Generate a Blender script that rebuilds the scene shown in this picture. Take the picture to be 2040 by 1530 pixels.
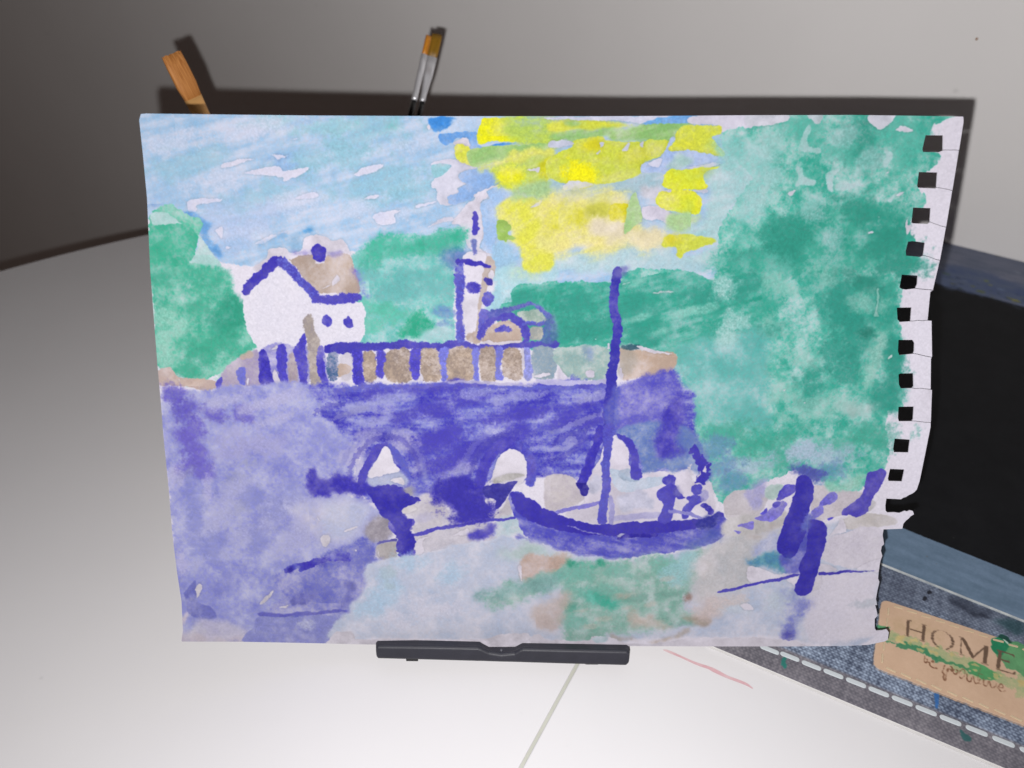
import bpy, bmesh, math, random
import numpy as np
from mathutils import Vector, Matrix
from mathutils.geometry import delaunay_2d_cdt

for o in list(bpy.data.objects):
    bpy.data.objects.remove(o, do_unlink=True)
random.seed(4)
scene = bpy.context.scene
C = scene.collection

# ------------------------------------------------------------------ camera
FPX, CX, CY = 1535.0, 1020.0, 765.0          # measured on the 2040 x 1530 photograph
TH = math.radians(42.0)                      # pitch below the horizon
FW = np.array([0, math.cos(TH), -math.sin(TH)])
UP = np.array([0, math.sin(TH), math.cos(TH)])
RT = np.array([1.0, 0, 0])

def ray(x, y):
    return FW + RT * (x - CX) / FPX + UP * (CY - y) / FPX

H = -(ray(1000, 1322) * 0.2242)[2]           # camera height over the table, metres
CAM = np.array([0, 0, H])

def on_z(x, y, z=0.0):
    """measured photo point -> place on a horizontal plane"""
    r = ray(x, y)
    return CAM + r * ((z - H) / r[2])

def at_depth(x, y, d):
    return CAM + ray(x, y) * d

def on_plane(x, y, p0, n):
    r = ray(x, y)
    return CAM + r * (np.dot(p0 - CAM, n) / np.dot(r, n))

cam = bpy.data.cameras.new("camera")
cam.sensor_width = 36.0
cam.lens = FPX / 2040 * 36.0
cam.clip_start = 0.01
cam.clip_end = 50
cam.dof.use_dof = True
cam.dof.focus_distance = 0.212
cam.dof.aperture_fstop = 15.0
co = bpy.data.objects.new("camera", cam)
co.location = CAM
co.rotation_euler = (math.pi / 2 - TH, 0, 0)
C.objects.link(co)
scene.camera = co

# ------------------------------------------------------------------ light: dim warm room + the camera's flash
world = bpy.data.worlds.new("World")
scene.world = world
world.use_nodes = True
bg = world.node_tree.nodes["Background"]
bg.inputs[0].default_value = (1.0, 0.74, 0.65, 1)
bg.inputs[1].default_value = 0.031

fl = bpy.data.lights.new("flash", 'POINT')
fl.energy = 3.5
fl.color = (1.0, 0.985, 0.985)
fl.shadow_soft_size = 0.0012
fo = bpy.data.objects.new("flash", fl)
fo.location = CAM + RT * -0.0062 + UP * -0.0094
C.objects.link(fo)

scene.view_settings.view_transform = 'Standard'
scene.view_settings.look = 'None'
scene.view_settings.exposure = 0.0
scene.view_settings.gamma = 1.0
scene.cycles.use_denoising = True
scene.cycles.max_bounces = 8

# ------------------------------------------------------------------ helpers
def s2l(c):
    c = np.asarray(c, float) / 255.0
    return np.where(c <= 0.04045, c / 12.92, ((c + 0.055) / 1.055) ** 2.4)

def mat(name, rgb, rough=0.5, metal=0.0, spec=0.4, var=0.0, vscale=200.0, bump=0.0, bscale=800.0, dark=None, stretch=None):
    m = bpy.data.materials.new(name)
    m.use_nodes = True
    nt = m.node_tree
    b = nt.nodes["Principled BSDF"]
    col = tuple(s2l(rgb)) + (1,)
    b.inputs['Base Color'].default_value = col
    b.inputs['Roughness'].default_value = rough
    b.inputs['Metallic'].default_value = metal
    b.inputs['Specular IOR Level'].default_value = spec
    tc = nt.nodes.new('ShaderNodeTexCoord')
    src = tc.outputs['Object']
    if stretch:
        mp = nt.nodes.new('ShaderNodeMapping')
        mp.inputs['Scale'].default_value = stretch
        nt.links.new(src, mp.inputs['Vector'])
        src = mp.outputs['Vector']
    if var > 0:
        n = nt.nodes.new('ShaderNodeTexNoise')
        n.inputs['Scale'].default_value = vscale
        n.inputs['Detail'].default_value = 6
        nt.links.new(src, n.inputs['Vector'])
        r = nt.nodes.new('ShaderNodeValToRGB')
        r.color_ramp.elements[0].position = 0.32
        r.color_ramp.elements[1].position = 0.68
        d = s2l(dark) if dark is not None else np.array(col[:3]) * (1 - var)
        r.color_ramp.elements[0].color = tuple(d) + (1,)
        r.color_ramp.elements[1].color = col
        nt.links.new(n.outputs['Fac'], r.inputs['Fac'])
        nt.links.new(r.outputs['Color'], b.inputs['Base Color'])
    if bump > 0:
        n2 = nt.nodes.new('ShaderNodeTexNoise')
        n2.inputs['Scale'].default_value = bscale
        n2.inputs['Detail'].default_value = 4
        nt.links.new(src, n2.inputs['Vector'])
        bp = nt.nodes.new('ShaderNodeBump')
        bp.inputs['Strength'].default_value = bump
        bp.inputs['Distance'].default_value = 0.0003
        nt.links.new(n2.outputs['Fac'], bp.inputs['Height'])
        nt.links.new(bp.outputs['Normal'], b.inputs['Normal'])
    return m

def mesh_obj(name, verts, faces, m, parent=None, smooth=False):
    me = bpy.data.meshes.new(name)
    me.from_pydata([tuple(map(float, v)) for v in verts], [], faces)
    me.validate()
    bm = bmesh.new(); bm.from_mesh(me)
    bmesh.ops.recalc_face_normals(bm, faces=bm.faces)
    bm.to_mesh(me); bm.free()
    if m is not None:
        me.materials.append(m)
    if smooth:
        for p in me.polygons:
            p.use_smooth = True
    o = bpy.data.objects.new(name, me)
    C.objects.link(o)
    if parent is not None:
        o.parent = parent
        o.matrix_parent_inverse = Matrix.Translation(parent.location).inverted() if parent.parent is None else Matrix()
    return o

def tag(o, label, cat, group=None):
    o['label'] = label; o['category'] = cat
    if group: o['group'] = group
    return o

def thing(name, label, cat, loc=(0, 0, 0), group=None):
    o = bpy.data.objects.new(name, None)
    o.location = tuple(map(float, loc))
    o.empty_display_size = 0.01
    C.objects.link(o)
    return tag(o, label, cat, group)

def bevel(o, w, seg=2, ang=35):
    bm = bmesh.new(); bm.from_mesh(o.data)
    ed = [e for e in bm.edges if len(e.link_faces) == 2 and e.calc_face_angle(0) > math.radians(ang)]
    bmesh.ops.bevel(bm, geom=ed, offset=w, segments=seg, profile=0.5, affect='EDGES', clamp_overlap=True)
    bm.to_mesh(o.data); bm.free()
    return o

def slab(name, poly, z0, z1, m, parent=None, bev=0.0):
    """flat piece with thickness from a plan outline (list of xy)"""
    n = len(poly)
    v = [(p[0], p[1], z0) for p in poly] + [(p[0], p[1], z1) for p in poly]
    f = [tuple(range(n))[::-1], tuple(range(n, 2 * n))] + [(i, (i + 1) % n, n + (i + 1) % n, n + i) for i in range(n)]
    o = mesh_obj(name, v, f, m, parent)
    if bev: bevel(o, bev)
    return o

def smooth_closed(pts, per=6, keep=()):
    """Catmull-Rom through a closed outline"""
    P = np.array(pts, float); n = len(P); out = []
    for i in range(n):
        a, b, c, d = P[i - 1], P[i], P[(i + 1) % n], P[(i + 2) % n]
        for k in range(per):
            t = k / per
            out.append(0.5 * ((2 * b) + (-a + c) * t + (2 * a - 5 * b + 4 * c - d) * t * t + (-a + 3 * b - 3 * c + d) * t ** 3))
    return np.array(out)

# ------------------------------------------------------------------ a small watercolour engine (numpy): washes, blots, brush lines
def upsample(g, h, w):
    gy, gx = g.shape
    y = np.linspace(0, gy - 1.001, h); x = np.linspace(0, gx - 1.001, w)
    yi = y.astype(int); xi = x.astype(int)
    fy = (y - yi); fx = (x - xi)
    fy = (fy * fy * (3 - 2 * fy)).astype(np.float32)[:, None]; fx = (fx * fx * (3 - 2 * fx)).astype(np.float32)[None, :]
    r0 = g[yi]; r1 = g[np.minimum(yi + 1, gy - 1)]
    g0 = r0 * (1 - fy) + r1 * fy
    return g0[:, xi] * (1 - fx) + g0[:, np.minimum(xi + 1, gx - 1)] * fx

def vnoise(rs, h, w, cell, octaves=4, gain=0.55, sx=1.0):
    out = np.zeros((h, w), np.float32); amp = 1.0; tot = 0
    for o in range(octaves):
        c = cell / 2 ** o
        if c < 1.0: break
        g = rs.rand(int(h / c) + 3, int(w / (c * sx)) + 3).astype(np.float32)
        out += amp * upsample(g, h, w); tot += amp; amp *= gain
    out /= tot
    return (out - out.mean()) / (out.std() + 1e-6)

def boxblur(a, r):
    if r < 1: return a
    for ax in (0, 1):
        p = np.pad(a, [(r + 1, r) if i == ax else (0, 0) for i in (0, 1)], mode='edge')
        c = np.cumsum(p, axis=ax, dtype=np.float64)
        n = a.shape[ax]
        a = ((np.take(c, range(2 * r + 1, 2 * r + 1 + n), ax) - np.take(c, range(0, n), ax)) / (2 * r + 1)).astype(np.float32)
    return a

def blur(a, s):
    r = int(round(s))
    if r < 1:
        if s > 0.3:
            k = 0.25 * s
            b = np.pad(a, 1, mode='edge')
            a = a * (1 - 2 * k) + k * 0.5 * (b[:-2, 1:-1] + b[2:, 1:-1] + b[1:-1, :-2] + b[1:-1, 2:])
        return a
    return boxblur(boxblur(a, r), r)

def rotnoise(rs, h, w, cell, stretch, ang, octaves=4):
    """streaky noise: long along ang (degrees, image axes)"""
    d = int(math.hypot(h, w)) + 8
    g = vnoise(rs, d, d, cell, octaves, sx=stretch)
    a = math.radians(ang); ca, sa = math.cos(a), math.sin(a)
    yy, xx = np.mgrid[0:h, 0:w].astype(np.float32)
    xx -= w / 2; yy -= h / 2
    u = (xx * ca + yy * sa + d / 2).astype(int) % d; v = (-xx * sa + yy * ca + d / 2).astype(int) % d
    return g[v, u]

WHITE = np.array((231, 226, 239), np.float32)

class Canvas:
    def __init__(s, w, h, base, fmap, seed):
        s.w, s.h = w, h
        s.rs = np.random.RandomState(seed)
        s.a = np.empty((h, w, 3), np.float32); s.a[:] = base
        s.f = fmap                                    # photo points -> canvas pixels
        rs = s.rs
        s.wx = vnoise(rs, h, w, 34, 5, 0.6); s.wy = vnoise(rs, h, w, 34, 5, 0.6)      # ragged edges
        s.fx = vnoise(rs, h, w, 5, 2); s.fy = vnoise(rs, h, w, 5, 2)
        g = vnoise(rs, h, w, 3.2, 2, 0.7); s.gran = g - blur(g, 5)          # granulation on the paper's tooth
        s.gran /= s.gran.std()
        g = vnoise(rs, h, w, 7, 3, 0.8); s.gran2 = (g - blur(g, 9)); s.gran2 /= s.gran2.std()
        s.low = [vnoise(rs, h, w, c, 5, 0.7) for c in (34, 52, 84, 26)]
        s.dirs = {}
        s.k = 0
        s.dens = 0.17

    def streak(s, ang):
        key = int(round(ang / 15.0)) * 15
        if key not in s.dirs:
            s.dirs[key] = rotnoise(s.rs, s.h, s.w, 12, 6.5, key, 4)
        return s.dirs[key]

    def _poly(s, P, x0, y0, x1, y1, rough):
        """even-odd inside test on rows, warped"""
        sl = (slice(y0, y1), slice(x0, x1))
        yy, xx = np.mgrid[y0:y1, x0:x1].astype(np.float32)
        k = s.k
        xx = xx + rough * (0.75 * np.roll(s.wx, (37 * k, 91 * k), (0, 1))[sl] + 0.4 * s.fx[sl])
        yy = yy + rough * (0.75 * np.roll(s.wy, (53 * k, 71 * k), (0, 1))[sl] + 0.4 * s.fy[sl])
        ins = np.zeros(xx.shape, bool)
        n = len(P)
        for i in range(n):
            ax, ay = P[i]; bx, by = P[(i + 1) % n]
            if ay == by: continue
            c = ((ay > yy) != (by > yy)) & (xx < (bx - ax) * (yy - ay) / (by - ay) + ax)
            ins ^= c
        return ins.astype(np.float32)

    def wash(s, pts, c1, c2=None, a=1.0, rough=1.5, soft=0.75, gran=0.14, blot=0.7, ang=None, edge=0.0, smooth=True, bias=0.0, raw=False, rim=0.0, dry=None, dens=None):
        s.k += 1
        P = np.array(pts, float) if raw else s.f(np.array(pts, float))
        if smooth and len(P) > 3: P = smooth_closed(P, 4)
        if dry is None: dry = 0.25 + 1.3 * max(0.0, gran - 0.1)
        if soft >= 2: soft *= 1.9; rough += 0.6 * soft
        soft = max(soft, 0.7 + 4.0 * max(0.0, gran - 0.15))
        m = int(6 + rough * 3 + soft * 2.5)
        x0 = max(0, int(P[:, 0].min()) - m); x1 = min(s.w, int(P[:, 0].max()) + m)
        y0 = max(0, int(P[:, 1].min()) - m); y1 = min(s.h, int(P[:, 1].max()) + m)
        if x1 <= x0 + 2 or y1 <= y0 + 2: return
        sl = (slice(y0, y1), slice(x0, x1))
        M0 = s._poly(P, x0, y0, x1, y1, rough)
        M = blur(M0, soft)
        c1 = np.array(c1, np.float32); c2 = np.array(c2 if c2 is not None else c1 * 0.9, np.float32)
        lo = np.roll(s.low[s.k % 4], (61 * s.k, 113 * s.k), (0, 1))[sl]
        if ang is not None: lo = 0.55 * lo + 0.75 * s.streak(ang)[sl]
        gr = 0.65 * s.gran[sl] + 0.75 * s.gran2[sl]
        t = 0.5 + bias + blot * 0.38 * lo + 0.62 * gran * gr
        if edge > 0: t = t + edge * np.clip(M0 - blur(M0, 4), 0, 1) * 2
        t = np.clip(t, -0.25, 1.3)[..., None]
        col = c1 * (1 - t) + c2 * t
        # pigment density wanders: pools and thin places
        lo2 = np.roll(s.low[(s.k + 2) % 4], (83 * s.k, 59 * s.k), (0, 1))[sl]
        dn = (dens if dens is not None else s.dens)
        den = np.clip(1 + dn * (0.6 * lo2 + 0.5 * lo - 0.15) + (0.16 * gran * gr if dn else 0), 0.45, 1.06)[..., None]
        col = WHITE - (WHITE - col) * den
        ed = 4 * M * (1 - M)
        if soft <= 3:
            e = M + ed * (0.30 * dry * gr)
            wd = 0.34
        else:
            e = M + ed * (0.20 * gr * dry + 0.16 * lo)
            wd = 0.5
        al = np.clip((e - 0.5 + wd) / (2 * wd), 0, 1)
        al = al * al * (3 - 2 * al)
        if rim > 0: s.a[sl] = s.a[sl] * (1 - rim * np.clip(blur(M0, 2) * 2 * (1 - M0), 0, 1))[..., None]
        al = (al * a)[..., None]
        s.a[sl] = s.a[sl] * (1 - al) + col * al

    def blob(s, x, y, rx, ry, ang, c1, a=0.7, n=0.6, raw=False):
        """soft wet patch with an uneven border"""
        s.k += 1
        (px, py), = [(x, y)] if raw else s.f(np.array([[x, y]], float))
        R = int(max(rx, ry) * 1.9) + 4
        x0, x1 = max(0, int(px) - R), min(s.w, int(px) + R); y0, y1 = max(0, int(py) - R), min(s.h, int(py) + R)
        if x1 <= x0 + 2 or y1 <= y0 + 2: return
        sl = (slice(y0, y1), slice(x0, x1))
        yy, xx = np.mgrid[y0:y1, x0:x1].astype(np.float32)
        t = math.radians(ang); ca, sa = math.cos(t), math.sin(t)
        u = ((xx - px) * ca + (yy - py) * sa) / rx; v = (-(xx - px) * sa + (yy - py) * ca) / ry
        lo = np.roll(s.low[s.k % 4], (61 * s.k, 113 * s.k), (0, 1))[sl]
        mi = np.roll(s.wx, (47 * s.k, 29 * s.k), (0, 1))[sl]
        d = np.sqrt(u * u + v * v) * 0.9 + n * (0.34 * lo + 0.26 * mi) + 0.09 * s.gran2[sl]
        al = np.clip((1.25 - d) / 0.9, 0, 1); al = al * al * (3 - 2 * al)
        al = (al * a * np.clip(1 + 0.12 * s.gran[sl], 0, 1.3))[..., None]
        s.a[sl] = s.a[sl] * (1 - al) + np.array(c1, np.float32) * al

    def line(s, pts, w, c1, c2=None, **k):
        """brush line with width(s) in photo pixels"""
        P = np.array(pts, float)
        W = np.full(len(P), w, float) if np.isscalar(w) else np.interp(np.linspace(0, 1, len(P)), np.linspace(0, 1, len(w)), w)
        d = np.gradient(P, axis=0); d /= np.linalg.norm(d, axis=1)[:, None] + 1e-9
        nrm = np.c_[-d[:, 1], d[:, 0]]
        W = W * 0.88
        L = P + nrm * W[:, None] / 2; R = P - nrm * W[:, None] / 2
        k.setdefault('dens', 0.5 * s.dens)
        s.wash(np.r_[L, R[::-1]], c1, c2, **k)

    def to_image(s, name, scale):
        lin = np.clip(s.a, 0, 255) / 255.0
        lin = np.where(lin <= 0.04045, lin / 12.92, ((lin + 0.055) / 1.055) ** 2.4)
        lin = np.clip(lin * scale, 0, 1)
        srgb = np.where(lin <= 0.0031308, lin * 12.92, 1.055 * np.maximum(lin, 1e-9) ** (1 / 2.4) - 0.055)
        buf = np.ones((s.h, s.w, 4), np.float32); buf[..., :3] = srgb[::-1]
        im = bpy.data.images.new(name, s.w, s.h, alpha=False)
        im.pixels.foreach_set(buf.ravel())
        im.update(); im.pack()
        return im

def image_mat(name, im, rough=0.8, spec=0.2, bump=0.15, bscale=900):
    m = mat(name, (200, 200, 200), rough, 0, spec, bump=bump, bscale=bscale)
    nt = m.node_tree
    t = nt.nodes.new('ShaderNodeTexImage'); t.image = im; t.interpolation = 'Cubic'; t.extension = 'EXTEND'
    uv = nt.nodes.new('ShaderNodeUVMap'); uv.uv_map = 'UVMap'
    nt.links.new(uv.outputs['UV'], t.inputs['Vector'])
    nt.links.new(t.outputs['Color'], nt.nodes["Principled BSDF"].inputs['Base Color'])
    return m

REG = dict(A=(260, 220, 4.857), B=(680, 220, 4.857), C=(1100, 220, 4.857), D=(1500, 220, 4.857), E=(260, 535, 4.857),
           F=(680, 535, 4.857), G=(1100, 535, 4.857), H=(1500, 535, 4.857), I=(300, 850, 4.857), J=(680, 850, 4.857),
           K=(1100, 850, 4.857), L=(1400, 850, 4.08), M=(340, 1050, 4.857), N=(700, 1050, 4.857), O=(1050, 1050, 4.857),
           P=(1400, 1050, 4.857), Q=(0, 0, 1.0), R=(1640, 1030, 5.1), S=(1560, 1230, 4.25), T=(1700, 450, 4.5),
           U=(290, 60, 7.65), V=(770, 30, 7.65), W=(720, 1230, 3.643), X=(1300, 1260, 5.1))

def px(txt):
    """'K 10,20 30,40' : points measured on an enlarged part of the photograph -> photo pixels"""
    t = txt.split(); x0, y0, k = REG[t[0]]
    return [(x0 + float(a) / k, y0 + float(b) / k) for a, b in (q.split(',') for q in t[1:])]
# ------------------------------------------------------------------ the setting: wall and table
AZ = math.radians(30.0)                     # the wall, the seam and the mat share this direction
NV = np.array([math.sin(AZ), math.cos(AZ), 0])      # towards the wall
UV_ = np.array([math.cos(AZ), -math.sin(AZ), 0])    # along the wall, to the right
DW = 0.405                                  # camera to wall, metres

def wp(u, v, z=0.0):
    p = UV_ * u + NV * v
    return (p[0], p[1], z)

wall_m = mat("wall_paint", (246, 243, 241), 0.75, 0, 0.15, var=0.05, vscale=9, bump=0.10, bscale=260)
nt = wall_m.node_tree
tw = nt.nodes.new('ShaderNodeTexCoord')
nw = nt.nodes.new('ShaderNodeTexNoise'); nw.inputs['Scale'].default_value = 75; nw.inputs['Detail'].default_value = 2
rw = nt.nodes.new('ShaderNodeValToRGB'); rw.color_ramp.elements[0].position = 0.745; rw.color_ramp.elements[1].position = 0.80
mw_ = nt.nodes.new('ShaderNodeMix'); mw_.data_type = 'RGBA'
bw = nt.nodes["Principled BSDF"]; sw_ = bw.inputs['Base Color'].links[0].from_socket
kw = nt.nodes.new('ShaderNodeMath'); kw.operation = 'MULTIPLY'; kw.inputs[1].default_value = 0.22
nt.links.new(tw.outputs['Object'], nw.inputs['Vector']); nt.links.new(nw.outputs['Fac'], rw.inputs['Fac'])
nt.links.new(rw.outputs['Color'], kw.inputs[0]); nt.links.new(kw.outputs[0], mw_.inputs['Factor'])
nt.links.new(sw_, mw_.inputs['A']); mw_.inputs['B'].default_value = (0.35, 0.33, 0.31, 1)
nt.links.new(mw_.outputs['Result'], bw.inputs['Base Color'])
v = [wp(-2.2, DW, -0.75), wp(1.8, DW, -0.75), wp(1.8, DW, 1.6), wp(-2.2, DW, 1.6),
     wp(-2.2, DW + .1, -0.75), wp(1.8, DW + .1, -0.75), wp(1.8, DW + .1, 1.6), wp(-2.2, DW + .1, 1.6)]
o = mesh_obj("wall", v, [(0, 1, 2, 3), (5, 4, 7, 6), (0, 4, 5, 1), (3, 2, 6, 7), (0, 3, 7, 4), (1, 5, 6, 2)], wall_m)
o['kind'] = 'structure'

# two small marks on the wall (paint flecks)
def fleck(x, y, r, rgb, label):
    p0 = np.array(wp(0, DW)); c = on_plane(x, y, p0, NV)
    m = mat("fleck", rgb, 0.7)
    n = 9; pts = []
    for i in range(n):
        a = 2 * math.pi * i / n; rr = r * (0.7 + 0.5 * random.random())
        pts.append(c + UV_ * rr * math.cos(a) + np.array([0, 0, 1]) * rr * math.sin(a) * 1.1)
    vv = [p - NV * 0.0003 for p in pts] + [p + NV * 0.0002 for p in pts]
    f = [tuple(range(n)), tuple(range(n, 2 * n))] + [(i, (i + 1) % n, n + (i + 1) % n, n + i) for i in range(n)]
    tag(mesh_obj("paint_fleck", vv, f, m), label, "stain")
fleck(1946, 77, 0.00055, (150, 105, 60), "tiny brown paint fleck high on the white wall at upper right")

# round white table, tangent to the wall, in two leaves with a seam
table_m = mat("white_laminate", (194, 192, 193), 0.5, 0, 0.12, var=0.035, vscale=14, bump=0.0)
ntt = table_m.node_tree
# scuffs and faint smudges in the laminate
tcn = ntt.nodes.new('ShaderNodeTexCoord')
n1 = ntt.nodes.new('ShaderNodeTexNoise'); n1.inputs['Scale'].default_value = 160; n1.inputs['Detail'].default_value = 3
r1 = ntt.nodes.new('ShaderNodeValToRGB'); r1.color_ramp.elements[0].position = 0.705; r1.color_ramp.elements[1].position = 0.80
n2 = ntt.nodes.new('ShaderNodeTexNoise'); n2.inputs['Scale'].default_value = 16; n2.inputs['Detail'].default_value = 2
r2 = ntt.nodes.new('ShaderNodeValToRGB'); r2.color_ramp.elements[0].position = 0.50; r2.color_ramp.elements[1].position = 0.66
mu = ntt.nodes.new('ShaderNodeMath'); mu.operation = 'MULTIPLY'
mu2 = ntt.nodes.new('ShaderNodeMath'); mu2.operation = 'MULTIPLY'; mu2.inputs[1].default_value = 0.35
mx = ntt.nodes.new('ShaderNodeMix'); mx.data_type = 'RGBA'
b = ntt.nodes["Principled BSDF"]
base = b.inputs['Base Color'].links[0].from_socket
ntt.links.new(tcn.outputs['Object'], n1.inputs['Vector']); ntt.links.new(tcn.outputs['Object'], n2.inputs['Vector'])
ntt.links.new(n1.outputs['Fac'], r1.inputs['Fac']); ntt.links.new(n2.outputs['Fac'], r2.inputs['Fac'])
ntt.links.new(r1.outputs['Color'], mu.inputs[0]); ntt.links.new(r2.outputs['Color'], mu.inputs[1])
ntt.links.new(mu.outputs[0], mu2.inputs[0]); ntt.links.new(mu2.outputs[0], mx.inputs['Factor'])
ntt.links.new(base, mx.inputs['A']); mx.inputs['B'].default_value = (0.28, 0.28, 0.29, 1)
ntt.links.new(mx.outputs['Result'], b.inputs['Base Color'])

edge_px = [(0, 539), (83, 517), (167, 495), (250, 477.5), (295, 467.5)]
EP = np.array([on_z(x, y)[:2] for x, y in edge_px])
best = None
for R in np.arange(0.30, 0.70, 0.01):       # the circle that touches the wall and follows the measured rim
    for u0 in np.arange(-0.15, 0.35, 0.005):
        c = (UV_ * u0 + NV * (DW - 0.004 - R))[:2]
        e = np.abs(np.linalg.norm(EP - c, axis=1) - R).sum()
        if best is None or e < best[0]: best = (e, R, c)
err, TR, TC = best
print("table radius", TR, "centre", TC, "err", err, "H", H)
sa, sb = on_z(1147, 1328), on_z(1037, 1530)
sd = (sb - sa)[:2]; sd /= np.linalg.norm(sd)
sn = np.array([-sd[1], sd[0]])               # seam normal
table = thing("table", "round white table split by a seam under the painting", "table", (TC[0], TC[1], 0))
SW = 0.00045
for side in (-1, 1):
    pts = []
    N = 180
    a0 = math.atan2(sd[1], sd[0])
    off = np.dot(sa[:2] - TC, sn) + side * SW
    ph = math.acos(max(-1, min(1, off / TR)))
    b0 = math.atan2(sn[1], sn[0])
    if side > 0: angs = np.linspace(b0 - ph, b0 + ph, N)
    else: angs = np.linspace(b0 + ph, b0 + 2 * math.pi - ph, N)
    poly = [(TC[0] + TR * math.cos(t), TC[1] + TR * math.sin(t)) for t in angs]
    slab("tabletop", poly, -0.022, 0.0, table_m, table, bev=0.00035)
seam_m = mat("seam_grey", (168, 168, 158), 0.6, var=0.10, vscale=120)
q = [sa[:2] + sd * t + sn * k for t, k in ((-TR * 0.9, -SW * .98), (TR * 0.3, -SW * .98), (TR * 0.3, SW * .98), (-TR * 0.9, SW * .98))]
slab("seam_strip", q, -0.012, -0.00035, seam_m, table)
# ------------------------------------------------------------------ the pink streak of dried paint on the table
pink = mat("pink_paint", (182, 136, 142), 0.5, var=0.25, vscale=160, dark=(190, 166, 168))
up_ = px("X 105,180 165,185 300,245 400,290 480,318 580,350 660,385 760,440 880,485 960,520 1015,565")
lo_ = px("X 1010,572 950,540 860,505 740,460 620,405 560,372 480,345 400,312 300,265 180,215")
P = [on_z(x, y)[:2] for x, y in smooth_closed(up_ + lo_, 4)]
tag(slab("paint_streak", P, 0.0001, 0.00022, pink), "faint pink streak of dried paint on the white table", "stain")
# ------------------------------------------------------------------ the painted sheet: pose, outline, perforation
ALPHA = math.radians(30.56)                  # the sheet leans back on its stand
PR = np.array([0.99995, -0.0072, 0.0]); 
def cam2w(c): return RT * c[0] + UP * c[1] + FW * c[2]
PX = cam2w(np.array([0.99995414, -0.00720839, -0.00630525]))
PY = cam2w(np.array([0.00581499, 0.98012257, -0.19830769]))
PN = np.cross(PX, PY)                       # towards the viewer
P0 = CAM + cam2w(np.array([0.00879584, -0.07656039, 0.22567682]))   # middle of the bottom edge
SWD, SHT = 0.210, 0.148

def to_sheet(x, y):
    p = on_plane(x, y, P0, PN) - P0
    return np.array([np.dot(p, PX), np.dot(p, PY)])

CW, CH = 1680, 1230
MX, MY = 0.006, 0.007                       # canvas margin round the sheet, metres
KP = CW / (SWD + 2 * MX)
def sheet_canvas(P):
    out = []
    for x, y in P:
        s = to_sheet(x, y)
        out.append(((s[0] + SWD / 2 + MX) * KP, (SHT + MY - s[1]) * KP))
    return np.array(out)

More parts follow.
